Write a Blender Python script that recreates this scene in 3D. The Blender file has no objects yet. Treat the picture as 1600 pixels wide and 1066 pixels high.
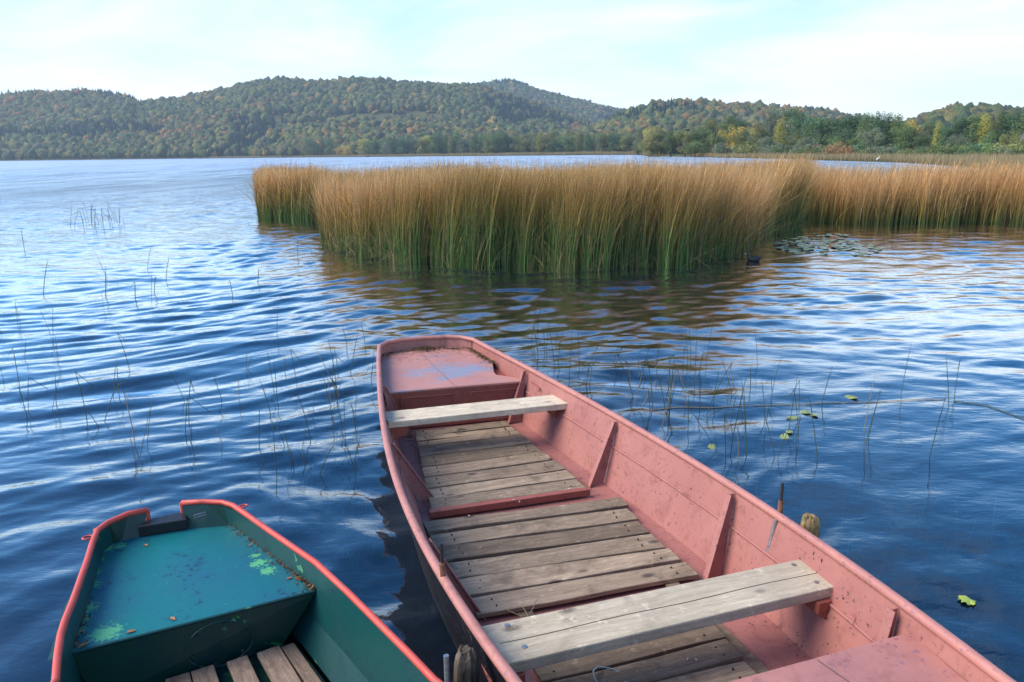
import bpy, math, random
import numpy as np
from mathutils import Matrix, Vector

random.seed(7)
RNG = np.random.default_rng(11)
scn = bpy.context.scene
COL = scn.collection
PI = math.pi

# ------------------------------------------------------------------ camera
F, H, HY, ROLL = 1200.0, 2.2, 239.0, 0.0125
PITCH = math.atan((533 - HY) * math.cos(ROLL) / F)
FWD = np.array([0, math.cos(PITCH), -math.sin(PITCH)])
_u0 = np.array([0, math.sin(PITCH), math.cos(PITCH)])
_a = -math.atan(ROLL)
RGT = math.cos(_a) * np.array([1.0, 0, 0]) + math.sin(_a) * _u0
UPV = -math.sin(_a) * np.array([1.0, 0, 0]) + math.cos(_a) * _u0
cam_d = bpy.data.cameras.new('camera')
cam_d.sensor_width = 36
cam_d.lens = 36 * F / 1600
cam_d.clip_start = 0.05
cam_d.clip_end = 20000
cam = bpy.data.objects.new('camera', cam_d)
COL.objects.link(cam)
cam.matrix_world = Matrix(((RGT[0], UPV[0], -FWD[0], 0), (RGT[1], UPV[1], -FWD[1], 0), (RGT[2], UPV[2], -FWD[2], H), (0, 0, 0, 1)))
scn.camera = cam
CP = math.cos(PITCH)

def ground(px, py, z=0.0):
    """plan position of a thing of known height z, from a survey reading"""
    d = FWD * F + RGT * (px - 800) + UPV * (533 - py)
    t = (z - H) / d[2]
    return float(d[0] * t), float(d[1] * t)

def horizon(px):
    return HY - ROLL * (px - 800)

def height_at(px, py, Y):
    return H + (horizon(px) - py) * Y * CP * CP / F

def x_at(px, Y):
    return (px - 800) * CP / F * Y

# ------------------------------------------------------------------ helpers
def tag(o, label=None, cat=None, group=None, kind=None):
    if label: o['label'] = label
    if cat: o['category'] = cat
    if group: o['group'] = group
    if kind: o['kind'] = kind
    return o

def link(o, parent=None):
    COL.objects.link(o)
    if parent is not None: o.parent = parent
    return o

def empty(name, loc=(0, 0, 0), rz=0.0):
    o = bpy.data.objects.new(name, None)
    o.empty_display_size = 0.1
    o.location = loc
    o.rotation_euler = (0, 0, rz)
    return link(o)

class MB:
    """collects vertices and faces of one mesh"""
    def __init__(s): s.v = []; s.f = []
    def add(s, v, f):
        n = len(s.v); s.v += [tuple(map(float, p)) for p in v]; s.f += [tuple(i + n for i in q) for q in f]; return s
    def box(s, x0, x1, y0, y1, z0, z1):
        return s.add([(x0, y0, z0), (x1, y0, z0), (x1, y1, z0), (x0, y1, z0), (x0, y0, z1), (x1, y0, z1), (x1, y1, z1), (x0, y1, z1)],
                     [(0, 3, 2, 1), (4, 5, 6, 7), (0, 1, 5, 4), (1, 2, 6, 5), (2, 3, 7, 6), (3, 0, 4, 7)])
    def prism(s, pts, z0, z1):
        """pts: plan polygon, z0/z1: number or per-point list"""
        n = len(pts)
        a = z0 if hasattr(z0, '__len__') else [z0] * n
        b = z1 if hasattr(z1, '__len__') else [z1] * n
        v = [(p[0], p[1], a[i]) for i, p in enumerate(pts)] + [(p[0], p[1], b[i]) for i, p in enumerate(pts)]
        f = [tuple(range(n - 1, -1, -1)), tuple(range(n, 2 * n))] + [(i, (i + 1) % n, n + (i + 1) % n, n + i) for i in range(n)]
        return s.add(v, f)
    def plate(s, P, t, nrm=None):
        """thick plate from a planar polygon P (3-D)"""
        P = [Vector(p) for p in P]
        if nrm is None:
            nrm = (P[1] - P[0]).cross(P[2] - P[0]).normalized()
        nrm = Vector(nrm) * (t / 2)
        n = len(P)
        v = [p + nrm for p in P] + [p - nrm for p in P]
        return s.add(v, [tuple(range(n)), tuple(range(2 * n - 1, n - 1, -1))] + [(i, n + i, n + (i + 1) % n, (i + 1) % n) for i in range(n)])
    def tube(s, path, r, seg=8, closed=False, cap=True, flat=1.0):
        P = [Vector(p) for p in path]; n = len(P)
        rr = r if hasattr(r, '__len__') else [r] * n
        base = len(s.v)
        prev = None
        for i, p in enumerate(P):
            if closed: t = P[(i + 1) % n] - P[i - 1]
            else: t = P[min(i + 1, n - 1)] - P[max(i - 1, 0)]
            t.normalize()
            ref = Vector((0, 0, 1)) if abs(t.z) < 0.95 else Vector((1, 0, 0))
            if prev is not None and abs(t.z) >= 0.6: ref = prev
            a = ref - t * ref.dot(t); a.normalize(); prev = a
            b = t.cross(a)
            for k in range(seg):
                th = 2 * PI * k / seg
                s.v.append(tuple(p + (a * math.cos(th) * flat + b * math.sin(th)) * rr[i]))
        m = n if closed else n - 1
        for i in range(m):
            for k in range(seg):
                i2 = (i + 1) % n; k2 = (k + 1) % seg
                s.f.append((base + i * seg + k, base + i * seg + k2, base + i2 * seg + k2, base + i2 * seg + k))
        if cap and not closed:
            s.f.append(tuple(base + k for k in range(seg - 1, -1, -1)))
            s.f.append(tuple(base + (n - 1) * seg + k for k in range(seg)))
        return s
    def build(s, name, m, parent=None, smooth=False, bevel=0.0, label=None):
        me = bpy.data.meshes.new(name)
        me.from_pydata(s.v, [], s.f)
        me.materials.append(m)
        if smooth: me.polygons.foreach_set('use_smooth', [True] * len(me.polygons))
        me.validate(); me.update()
        o = link(bpy.data.objects.new(name, me), parent)
        if bevel > 0:
            b = o.modifiers.new('bevel', 'BEVEL'); b.width = bevel; b.segments = 2; b.limit_method = 'ANGLE'; b.harden_normals = False
        if label: o['label'] = label
        return o

def np_mesh(name, v, f, m, col=None, smooth=False, parent=None, nper=None):
    """fast mesh from numpy arrays; f (n,3) or (n,4)"""
    me = bpy.data.meshes.new(name)
    k = f.shape[1]
    me.vertices.add(len(v)); me.vertices.foreach_set('co', v.astype(np.float32).ravel())
    me.loops.add(f.size); me.loops.foreach_set('vertex_index', f.astype(np.int32).ravel())
    me.polygons.add(len(f)); me.polygons.foreach_set('loop_start', np.arange(0, f.size, k, dtype=np.int32))
    me.polygons.foreach_set('loop_total', np.full(len(f), k, dtype=np.int32))
    if smooth: me.polygons.foreach_set('use_smooth', np.ones(len(f), dtype=bool))
    if col is not None:
        at = me.color_attributes.new('tint', 'FLOAT_COLOR', 'POINT')
        c4 = np.ones((len(v), 4), dtype=np.float32); c4[:, :3] = col
        at.data.foreach_set('color', c4.ravel())
    me.materials.append(m)
    me.update(calc_edges=True)
    return link(bpy.data.objects.new(name, me), parent)

def copy_tree(root):
    r = root.copy(); COL.objects.link(r)
    for ch in root.children:
        c = ch.copy(); COL.objects.link(c); c.parent = r
        for g in ch.children:
            d = g.copy(); COL.objects.link(d); d.parent = c
    return r

def vnoise(x, y, seed=0):
    """smooth value noise, numpy"""
    xi = np.floor(x).astype(np.int64); yi = np.floor(y).astype(np.int64)
    xf = x - xi; yf = y - yi
    def h(a, b):
        n = (a * 374761393 + b * 668265263 + seed * 1442695041) & 0x7fffffff
        n = ((n ^ (n >> 13)) * 1274126177) & 0x7fffffff
        return ((n ^ (n >> 16)) & 0xffff) / 65535.0
    u = xf * xf * (3 - 2 * xf); w = yf * yf * (3 - 2 * yf)
    return (h(xi, yi) * (1 - u) + h(xi + 1, yi) * u) * (1 - w) + (h(xi, yi + 1) * (1 - u) + h(xi + 1, yi + 1) * u) * w

def smooth(a, b, x):
    t = np.clip((x - a) / (b - a), 0, 1)
    return t * t * (3 - 2 * t)

# ------------------------------------------------------------------ materials
class NT:
    def __init__(s, name):
        s.m = bpy.data.materials.new(name); s.m.use_nodes = True
        s.t = s.m.node_tree; s.n = s.t.nodes; s.n.clear()
        s.out = s.n.new('ShaderNodeOutputMaterial')
    def node(s, typ, **kw):
        n = s.n.new(typ)
        for k, v in kw.items():
            if k in n.inputs.keys() if isinstance(k, str) else False: n.inputs[k].default_value = v
            else: setattr(n, k, v)
        return n
    def L(s, a, b): s.t.links.new(a, b)
    def coord(s, which='Object', scale=(1, 1, 1), rand=False):
        tc = s.n.new('ShaderNodeTexCoord'); mp = s.n.new('ShaderNodeMapping')
        mp.inputs['Scale'].default_value = scale
        s.L(tc.outputs[which], mp.inputs['Vector'])
        if rand:
            oi = s.n.new('ShaderNodeObjectInfo'); mu = s.n.new('ShaderNodeVectorMath'); mu.operation = 'SCALE'
            mu.inputs[0].default_value = (37.0, 51.0, 23.0); s.L(oi.outputs['Random'], mu.inputs['Scale'])
            s.L(mu.outputs[0], mp.inputs['Location'])
        return mp.outputs[0]
    def noise(s, vec, scale, detail=4, rough=0.6, dist=0.0, out='Fac'):
        n = s.n.new('ShaderNodeTexNoise'); n.inputs['Scale'].default_value = scale; n.inputs['Detail'].default_value = detail
        n.inputs['Roughness'].default_value = rough; n.inputs['Distortion'].default_value = dist
        if vec is not None: s.L(vec, n.inputs['Vector'])
        return n.outputs[out]
    def ramp(s, fac, stops, interp='LINEAR'):
        r = s.n.new('ShaderNodeValToRGB'); r.color_ramp.interpolation = interp
        e = r.color_ramp.elements
        while len(e) < len(stops): e.new(0.5)
        for i, (p, c) in enumerate(stops):
            e[i].position = p
            e[i].color = (c, c, c, 1) if isinstance(c, (int, float)) else (*c, 1)
        s.L(fac, r.inputs['Fac']); return r.outputs['Color']
    def mix(s, fac, a, b, mode='MIX'):
        x = s.n.new('ShaderNodeMix'); x.data_type = 'RGBA'; x.blend_type = mode
        for sock, v in ((x.inputs['Factor'], fac), (x.inputs['A'], a), (x.inputs['B'], b)):
            if hasattr(v, 'links'): s.L(v, sock)
            elif isinstance(v, (int, float)): sock.default_value = v
            else: sock.default_value = (*v, 1)
        return x.outputs['Result']
    def math(s, op, a, b=0.0, clamp=False):
        x = s.n.new('ShaderNodeMath'); x.operation = op; x.use_clamp = clamp
        for i, v in enumerate((a, b)):
            if hasattr(v, 'links'): s.L(v, x.inputs[i])
            else: x.inputs[i].default_value = v
        return x.outputs[0]
    def bump(s, hgt, strength=0.3, dist=0.01, normal=None):
        b = s.n.new('ShaderNodeBump'); b.inputs['Strength'].default_value = strength; b.inputs['Distance'].default_value = dist
        s.L(hgt, b.inputs['Height'])
        if normal is not None: s.L(normal, b.inputs['Normal'])
        return b.outputs['Normal']
    def finish(s, color, rough=0.6, normal=None, spec=0.5, metal=0.0, **kw):
        p = s.n.new('ShaderNodeBsdfPrincipled')
        for sock, v in ((p.inputs['Base Color'], color), (p.inputs['Roughness'], rough), (p.inputs['Metallic'], metal), (p.inputs['Specular IOR Level'], spec)):
            if hasattr(v, 'links'): s.L(v, sock)
            elif isinstance(v, (int, float)) and sock.type != 'RGBA': sock.default_value = v
            else: sock.default_value = (*v, 1)
        if normal is not None: s.L(normal, p.inputs['Normal'])
        s.L(p.outputs[0], s.out.inputs['Surface'])
        s.p = p
        return s.m

def mat_paint(name, base, grime, fleck, fleckcol, rough=0.5, var=None, grime_amt=0.55, bumpy=0.25, chipcol=(0.10, 0.035, 0.03), chipamt=0.75):
    t = NT(name); c = t.coord('Object')
    n1 = t.noise(c, 3.5, 6, 0.65)
    col = t.mix(t.ramp(n1, [(0.3, 0.0), (0.75, 1.0)]), base, var or tuple(x * 0.82 for x in base))
    n2 = t.noise(c, 9, 8, 0.7, 0.4)
    col = t.mix(t.ramp(n2, [(0.52, 0.0), (0.72, grime_amt)]), col, grime)
    n3 = t.noise(c, 55, 3, 0.6)
    n4 = t.noise(c, 5, 2, 0.5)
    fl = t.math('MULTIPLY', t.ramp(n3, [(0.625, 0.0), (0.665, 1.0)]), t.ramp(n4, [(0.42, 0.0), (0.58, 1.0)]))
    col = t.mix(fl, col, fleckcol)
    cs = t.coord('Object', (11, 11, 1.6)); st_ = t.noise(cs, 1.0, 5, 0.7, 0.3)
    msk = t.ramp(t.noise(c, 2.1, 3, 0.5), [(0.45, 0.0), (0.62, 1.0)])
    col = t.mix(t.math('MULTIPLY', t.ramp(st_, [(0.58, 0.0), (0.70, 0.55)]), msk), col, tuple(x * 0.45 for x in grime))
    n8 = t.noise(c, 24, 7, 0.75, 0.3); m8 = t.ramp(t.noise(c, 3.1, 3, 0.6), [(0.45, 0.0), (0.56, 1.0)])
    chip = t.math('MULTIPLY', t.ramp(n8, [(0.60, 0.0), (0.625, 1.0)]), m8)
    col = t.mix(t.math('MULTIPLY', chip, chipamt), col, chipcol)
    sc2 = t.coord('Object', (4, 60, 60)); scr = t.math('MULTIPLY', t.ramp(t.noise(sc2, 1.0, 3, 0.6), [(0.70, 0.0), (0.74, 0.5)]), m8)
    col = t.mix(scr, col, tuple(min(1, x * 1.5 + .05) for x in base))
    h = t.noise(c, 40, 5, 0.6)
    nb = t.bump(t.math('SUBTRACT', t.math('ADD', t.math('MULTIPLY', h, 0.35), n1), t.math('MULTIPLY', fl, 0.5)), bumpy, 0.006)
    r = t.ramp(n2, [(0.3, rough - 0.1), (0.7, rough + 0.2)])
    return t.finish(col, r, nb)

def mat_wood(name, light, dark, knot, contrast=1.0):
    """board grain along local X, boards differ by object"""
    t = NT(name)
    c = t.coord('Object', (1, 1, 1), True)
    mp = t.n.new('ShaderNodeMapping'); mp.inputs['Scale'].default_value = (1.3, 26, 26); t.L(c, mp.inputs['Vector'])
    warp = t.noise(c, 3.0, 3, 0.5, 0, 'Color')
    wv = t.n.new('ShaderNodeVectorMath'); wv.operation = 'SCALE'; wv.inputs['Scale'].default_value = 1.6; t.L(warp, wv.inputs[0])
    ad = t.n.new('ShaderNodeVectorMath'); t.L(mp.outputs[0], ad.inputs[0]); t.L(wv.outputs[0], ad.inputs[1])
    g = t.noise(ad.outputs[0], 1.6, 8, 0.7, 0.3)
    g2 = t.noise(ad.outputs[0], 7.0, 4, 0.7)
    big = t.noise(c, 3.2, 5, 0.65)
    oi = t.n.new('ShaderNodeObjectInfo')
    mid = tuple((a + b) / 2 for a, b in zip(light, dark))
    col = t.ramp(g, [(0.28, dark), (0.5, mid), (0.68, light)])
    col = t.mix(t.ramp(g2, [(0.40, 0.0), (0.62, 0.5 * contrast)]), col, tuple(x * 0.45 for x in dark))
    col = t.mix(t.ramp(big, [(0.35, 0.0), (0.72, 0.55)]), col, tuple(x * 0.6 for x in mid))
    br = t.math('ADD', t.math('MULTIPLY', oi.outputs['Random'], 0.62), 0.62)
    hs = t.n.new('ShaderNodeHueSaturation'); t.L(col, hs.inputs['Color']); t.L(br, hs.inputs['Value']); col = hs.outputs['Color']
    # knots
    mk = t.n.new('ShaderNodeMapping'); mk.inputs['Scale'].default_value = (4.0, 8.0, 4.0); t.L(c, mk.inputs['Vector'])
    vo = t.n.new('ShaderNodeTexVoronoi'); vo.inputs['Scale'].default_value = 1.0; t.L(mk.outputs[0], vo.inputs['Vector'])
    kn = t.ramp(vo.outputs['Distance'], [(0.09, 1.0), (0.19, 0.0)])
    rnd = t.ramp(t.n.new('ShaderNodeSeparateColor').outputs[0], [(0.0, 0), (1, 1)])
    sc = t.n.new('ShaderNodeSeparateColor'); t.L(vo.outputs['Color'], sc.inputs[0])
    kk = t.math('MULTIPLY', kn, t.math('GREATER_THAN', sc.outputs[0], 0.30))
    col = t.mix(t.math('MULTIPLY', kk, 0.8), col, knot)
    stn = t.noise(c, 5.5, 6, 0.7, 0.6)
    col = t.mix(t.ramp(stn, [(0.50, 0.0), (0.66, 0.75 * contrast)]), col, tuple(x * 0.33 for x in mid))
    col = t.mix(t.ramp(t.noise(c, 16, 5, .7), [(0.60, 0.0), (0.72, 0.45)]), col, tuple(min(1, x * 1.35) for x in light))
    hgt = t.math('ADD', t.math('MULTIPLY', g, 1.0), t.math('MULTIPLY', g2, 0.6))
    return t.finish(col, 0.82, t.bump(hgt, 0.7, 0.004), spec=0.25)

def mat_plain(name, col, rough=0.6, noise_scale=20, amt=0.35, metal=0.0, bump=0.2, coord='Object'):
    t = NT(name); c = t.coord(coord)
    n = t.noise(c, noise_scale, 5, 0.65)
    cc = t.mix(t.ramp(n, [(0.3, 0.0), (0.7, 1.0)]), tuple(x * (1 - amt) for x in col), tuple(min(1, x * (1 + amt)) for x in col))
    return t.finish(cc, rough, t.bump(n, bump, 0.01), metal=metal)

def mat_tint(name, rough=0.7, scale=0.0, amt=0.3, trans=0.0, obj_tint=False, spec=0.3):
    """colour from the mesh's tint attribute"""
    t = NT(name)
    at = t.n.new('ShaderNodeVertexColor'); at.layer_name = 'tint'
    col = at.outputs['Color']
    if obj_tint:
        oi = t.n.new('ShaderNodeObjectInfo'); col = t.mix(1.0, col, oi.outputs['Color'], 'MULTIPLY')
    nb = None
    if scale:
        g = t.n.new('ShaderNodeNewGeometry')
        n = t.noise(g.outputs['Position'], scale, 4, 0.7)
        col = t.mix(1.0, col, t.ramp(n, [(0.3, 1 - amt), (0.7, 1 + amt)]), 'MULTIPLY')
        nb = t.bump(n, 1.0, 0.6 / scale)
    m = t.finish(col, rough, nb, spec=spec)
    if trans > 0:
        tr = t.n.new('ShaderNodeBsdfTranslucent'); t.L(col, tr.inputs['Color'])
        mx = t.n.new('ShaderNodeMixShader'); mx.inputs[0].default_value = trans
        t.L(t.p.outputs[0], mx.inputs[1]); t.L(tr.outputs[0], mx.inputs[2]); t.L(mx.outputs[0], t.out.inputs['Surface'])
    return m

M = {}
PINK = (0.370, 0.152, 0.126)
M['pink'] = mat_paint('pink_paint', PINK, (0.20, 0.060, 0.050), 0, (0.030, 0.015, 0.016), 0.5, var=(0.31, 0.116, 0.10), grime_amt=.7)
M['rail'] = mat_paint('pink_rail_paint', (0.47, 0.20, 0.162), (0.22, 0.085, 0.078), 0, (0.07, 0.04, 0.07), 0.48, var=(0.35, 0.142, 0.125), grime_amt=.65, chipcol=(0.13, 0.09, 0.17), chipamt=.7)
M['redpink'] = mat_paint('brick_pink_paint', (0.33, 0.092, 0.062), (0.16, 0.042, 0.030), 0, (0.04, 0.02, 0.02), 0.5)
M['black_hull'] = mat_paint('black_tar_paint', (0.006, 0.006, 0.010), (0.014, 0.014, 0.022), 0, (0.12, 0.12, 0.14), 0.6)
for n_ in M['black_hull'].node_tree.nodes:
    if n_.type == 'BSDF_PRINCIPLED': n_.inputs['Specular IOR Level'].default_value = 0.2
M['plank'] = mat_wood('weathered_floor_wood', (0.50, 0.375, 0.262), (0.20, 0.143, 0.096), (0.05, 0.035, 0.035), 0.9)
M['thwart'] = mat_wood('bleached_thwart_wood', (0.74, 0.63, 0.47), (0.42, 0.34, 0.24), (0.12, 0.09, 0.07), 0.55)
M['steel'] = mat_plain('worn_steel', (0.35, 0.36, 0.38), 0.4, 60, 0.4, 0.8)
M['iron'] = mat_plain('dark_iron', (0.03, 0.028, 0.03), 0.5, 60, 0.5, 0.3)
M['rust'] = mat_plain('rusty_iron', (0.20, 0.085, 0.05), 0.8, 50, 0.5)

# bow deck: stained pink paint with a smoother blue-grey puddle patch, seam along the middle
def mat_bowdeck():
    t = NT('stained_bow_deck_paint'); c = t.coord('Object')
    n1 = t.noise(c, 3.0, 5, 0.6)
    col = t.mix(t.ramp(n1, [(0.3, 0.0), (0.7, 1.0)]), (0.47, 0.225, 0.185), (0.38, 0.170, 0.145))
    sp = t.n.new('ShaderNodeSeparateXYZ'); t.L(c, sp.inputs[0])
    # puddle zone y (local) around -0.75
    band = t.math('SUBTRACT', 1.0, t.math('MULTIPLY', t.math('ABSOLUTE', t.math('ADD', sp.outputs['Y'], 0.66)), 3.4), True)
    side = t.math('SUBTRACT', 1.0, t.math('MULTIPLY', t.math('ABSOLUTE', t.math('SUBTRACT', sp.outputs['X'], 0.08)), 2.0), True)
    mp = t.n.new('ShaderNodeMapping'); mp.inputs['Scale'].default_value = (1, 2.2, 1); t.L(c, mp.inputs['Vector'])
    n2 = t.noise(mp.outputs[0], 3.6, 5, 0.6, 0.5)
    wet_patch = t.math('ADD', t.math('MULTIPLY', t.math('MULTIPLY', band, side), 0.45), n2)
    wf = t.ramp(wet_patch, [(0.57, 0.0), (0.76, 0.9)])
    col = t.mix(wf, col, (0.21, 0.225, 0.29))
    col = t.mix(t.ramp(wet_patch, [(0.86, 0.0), (0.93, 0.85)]), col, (0.34, 0.20, 0.235))
    d = t.noise(c, 30, 6, 0.75)
    far = t.ramp(sp.outputs['Y'], [(0.0, 0.0), (1.0, 1.0)])
    dd = t.math('ADD', d, t.math('MULTIPLY', t.math('ADD', sp.outputs['Y'], 0.35), 0.25))
    col = t.mix(t.ramp(dd, [(0.56, 0.0), (0.66, 0.85)]), col, (0.15, 0.06, 0.035))
    seam = t.math('LESS_THAN', t.math('ABSOLUTE', t.math('SUBTRACT', sp.outputs['X'], t.math('MULTIPLY', t.math('ADD', sp.outputs['Y'], 1.0), -0.06))), 0.004)
    col = t.mix(t.math('MULTIPLY', seam, 0.6), col, (0.13, 0.05, 0.04))
    rough = t.ramp(wf, [(0.0, 0.55), (1.0, 0.16)])
    return t.finish(col, rough, t.bump(t.noise(c, 18, 4, 0.6), 0.15, 0.004))
M['bowdeck'] = mat_bowdeck()

def mat_green(name, base, alt, chips, rough=0.42, chip_lo=0.66, spots=()):
    t = NT(name); c = t.coord('Object')
    n1 = t.noise(c, 2.2, 5, 0.6)
    col = t.mix(t.ramp(n1, [(0.35, 0.0), (0.68, 1.0)]), base, alt)
    n2 = t.noise(c, 42, 5, 0.7, 0.4)
    col = t.mix(t.ramp(n2, [(0.60, 0.0), (0.70, 0.6)]), col, (0.008, 0.03, 0.05))
    n5 = t.noise(c, 26, 6, 0.75)
    n6 = t.noise(c, 6.0, 2, 0.5)
    ch = t.math('MULTIPLY', t.ramp(n5, [(0.52, 0.0), (0.56, 1.0)]), t.ramp(n6, [(chip_lo, 0.0), (chip_lo + 0.03, 1.0)]))
    for (sx_, sy_, sr_) in spots:
        vd = t.n.new('ShaderNodeVectorMath'); vd.operation = 'DISTANCE'; t.L(c, vd.inputs[0]); vd.inputs[1].default_value = (sx_, sy_, 0.335)
        m_ = t.math('SUBTRACT', 1.0, t.math('DIVIDE', vd.outputs['Value'], sr_), True)
        n9 = t.noise(c, 60, 5, 0.7, 0.6)
        ch = t.math('MAXIMUM', ch, t.ramp(t.math('ADD', n9, t.math('MULTIPLY', m_, 0.34)), [(0.66, 0.0), (0.69, 1.0)]))
    dk = t.math('MULTIPLY', t.ramp(t.noise(c, 34, 4, .6), [(0.58, 0.0), (0.62, 1.0)]), t.ramp(t.noise(c, 4.4, 2, .5), [(0.47, 0.0), (0.6, 0.8)]))
    col = t.mix(dk, col, (0.004, 0.022, 0.05))
    scr = t.ramp(t.noise(t.coord('Object', (3, 45, 3)), 1.0, 4, .7, 1.0), [(0.66, 0.0), (0.72, 0.22)])
    col = t.mix(scr, col, (0.05, 0.22, 0.24))
    col = t.mix(ch, col, chips)
    n7 = t.noise(c, 6.5, 7, 0.7)
    col = t.mix(t.ramp(n7, [(0.62, 0.0), (0.72, 0.35)]), col, (0.09, 0.05, 0.05))
    h = t.math('ADD', t.math('MULTIPLY', ch, 0.3), t.noise(c, 12, 4, 0.6))
    return t.finish(col, t.ramp(n1, [(0.3, rough - 0.1), (0.7, rough + 0.14)]), t.bump(h, 0.2, 0.006))
M['teal_deck'] = None
M['green_in'] = mat_green('dark_green_paint', (0.002, 0.042, 0.030), (0.002, 0.032, 0.026), (0.06, 0.32, 0.09), 0.4, 0.67)
M['green_side'] = mat_green('teal_side_paint', (0.003, 0.062, 0.058), (0.002, 0.048, 0.052), (0.10, 0.36, 0.16), 0.4, 0.68)
M['green_out'] = mat_green('outer_green_paint', (0.006, 0.045, 0.05), (0.01, 0.03, 0.035), (0.1, 0.2, 0.12), 0.4, 0.7)
M['red_rail'] = mat_paint('coral_rail_paint', (0.56, 0.058, 0.040), (0.34, 0.065, 0.05), 0, (0.10, 0.13, 0.11), 0.45, var=(0.55, 0.085, 0.062), chipcol=(0.16, 0.17, 0.15), chipamt=.8)
M['black_block'] = mat_plain('black_rubber', (0.010, 0.010, 0.014), 0.45, 30, 0.5)

# ------------------------------------------------------------------ PINK BOAT (local: x = starboard, y = towards the bow, z = up)
A1 = 0.33
pink = empty('rowing_boat', (-0.807, 6.903, 0), A1)
tag(pink, 'long open pink rowing boat with bleached wooden seats and grey plank floor', 'rowing boat')
ZC = [0.217, -0.208, 0.519]
def zg(s): return float(np.polyval(ZC, s / 5))
SL = [(-0.02, .43), (.58, .535), (1.02, .613), (1.65, .703), (2.31, .780), (2.93, .833), (3.3, .852), (3.62, .853), (4.0, .847), (4.29, .831), (4.68, .792), (5.0, .75), (5.5, .69), (6.2, .55)]
SR = [(0.06, .446), (.58, .54), (1.09, .625), (1.72, .714), (2.34, .780), (3.0, .822), (3.5, .838), (3.98, .836), (4.36, .820), (4.74, .782), (5.0, .748), (5.27, .708), (5.6, .66), (6.2, .55)]
SC = [(0, .36), (.6, .45), (1.2, .525), (1.9, .565), (2.5, .61), (3.3, .67), (4.1, .69), (4.6, .65), (5.2, .57), (6.2, .42)]
def catmull(tab, s):
    xs = [p[0] for p in tab]; ys = [p[1] for p in tab]
    p = np.polyfit(xs, ys, 6)
    return float(np.polyval(p, s))
PL = np.polyfit([p[0] for p in SL], [p[1] for p in SL], 6)
PR = np.polyfit([p[0] for p in SR], [p[1] for p in SR], 6)
PCc = np.polyfit([p[0] for p in SC], [p[1] for p in SC], 5)
def wL(s): return float(np.polyval(PL, s)) - 0.014
def wR(s): return float(np.polyval(PR, s)) - 0.014
def wC(s): return float(np.polyval(PCc, s))
ZF = 0.07
S_END = 6.1
def side_pts(s, sg, off=0.0):
    """inner side profile from rail to chine; off = outward offset"""
    w = wL(s) if sg < 0 else wR(s)
    c = min(wC(s), w - 0.05)
    zt = zg(s)
    return [(sg * (w + off), zt), (sg * (w * .52 + c * .48 + 0.012 + off), ZF + (zt - ZF) * .56), (sg * (c + off), ZF)]
st = [0.04 + i * (S_END - 0.04) / 48 for i in range(49)]
def bow_shift(s, x):
    """the bow transom is bowed: middle stands about 13 cm further out"""
    return s
# inner skin
mb = MB()
for s in st:
    l = side_pts(s, -1); r = side_pts(s, 1)
    row = l + [(0.0, ZF - 0.004)] + r[::-1]
    mb.v += [(x, -s, z) for x, z in row]
for i in range(len(st) - 1):
    for k in range(6):
        a = i * 7 + k; mb.f.append((a, a + 1, a + 8, a + 7))
inner = mb.build('hull_lining', M['pink'], pink)
sol = inner.modifiers.new('solid', 'SOLIDIFY'); sol.thickness = 0.004; sol.offset = 0
def smooth_(s, a, b):
    t_ = min(max((s - a) / (b - a), 0), 1); return t_ * t_ * (3 - 2 * t_)
# outer shell with flat bottom
mb = MB()
for s in st:
    wl, wr, c = wL(s), wR(s), wC(s)
    ol = wl - .055 - .02 * smooth_(s, 0, 2); orr = wr - .055 - .02 * smooth_(s, 0, 2)
    row = [(-(wl + .012), zg(s) - .004), (-max(ol, c + .03), ZF + .06), (-max(ol - .05, c + .015), -0.12), (max(orr - .05, c + .015), -0.12), (max(orr, c + .03), ZF + .06), (wr + .012, zg(s) - .004)]
    mb.v += [(x, -s, z) for x, z in row]
for i in range(len(st) - 1):
    for k in range(5):
        a = i * 6 + k; mb.f.append((a, a + 6, a + 7, a + 1))
n6 = (len(st) - 1) * 6
mb.f.append(tuple(range(n6, n6 + 6)))
mb.build('hull', M['black_hull'], pink, label='black tarred outer hull')
# bow transom, slightly bowed
tp = [(-.428, -0.014 + .04), (-.34, -.045), (-.208, -.085), (0.017, -.095), (.22, -.06), (.34, .0), (.430, .075)]
mb = MB()
N = len(tp)
for (x, s) in tp: mb.v.append((x, -s, zg(0) + .004))
for (x, s) in tp: mb.v.append((x * .94, -(s + .08), ZF))
for (x, s) in tp: mb.v.append((x * .80, -(s + .14), -.12))
for r_ in range(2):
    for i in range(N - 1): mb.f.append((r_ * N + i, r_ * N + i + 1, (r_ + 1) * N + i + 1, (r_ + 1) * N + i))
tr = mb.build('transom', M['pink'], pink)
sol = tr.modifiers.new('solid', 'SOLIDIFY'); sol.thickness = 0.012; sol.offset = 0
# gunwale rail
path = [(-wL(s) + .002, -s, zg(s)) for s in np.linspace(5.9, 0.04, 60)]
path += [(x, -s, zg(0) + .006) for x, s in tp[1:-1]]
path += [(wR(s) - .002, -s, zg(s)) for s in np.linspace(0.10, 5.9, 60)]
MB().tube(path, 0.0205, 12).build('gunwale_rail', M['rail'], pink, smooth=True)
# fine bead under the rail and the crease bead on both sides, chine seam
for sg in (-1, 1):
    p = [(side_pts(s, sg)[1][0] - sg * .003, -s, side_pts(s, sg)[1][1]) for s in np.linspace(1.12, 5.9, 50)]
    MB().tube(p, 0.009, 6).build('side_bead', M['pink'], pink, smooth=True)
    p = [(side_pts(s, sg)[2][0] + sg * .012, -s, ZF + .026) for s in np.linspace(1.12, 5.9, 50)]
    MB().tube(p, 0.0022, 4).build('chine_seam', M['iron'], pink)

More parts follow.
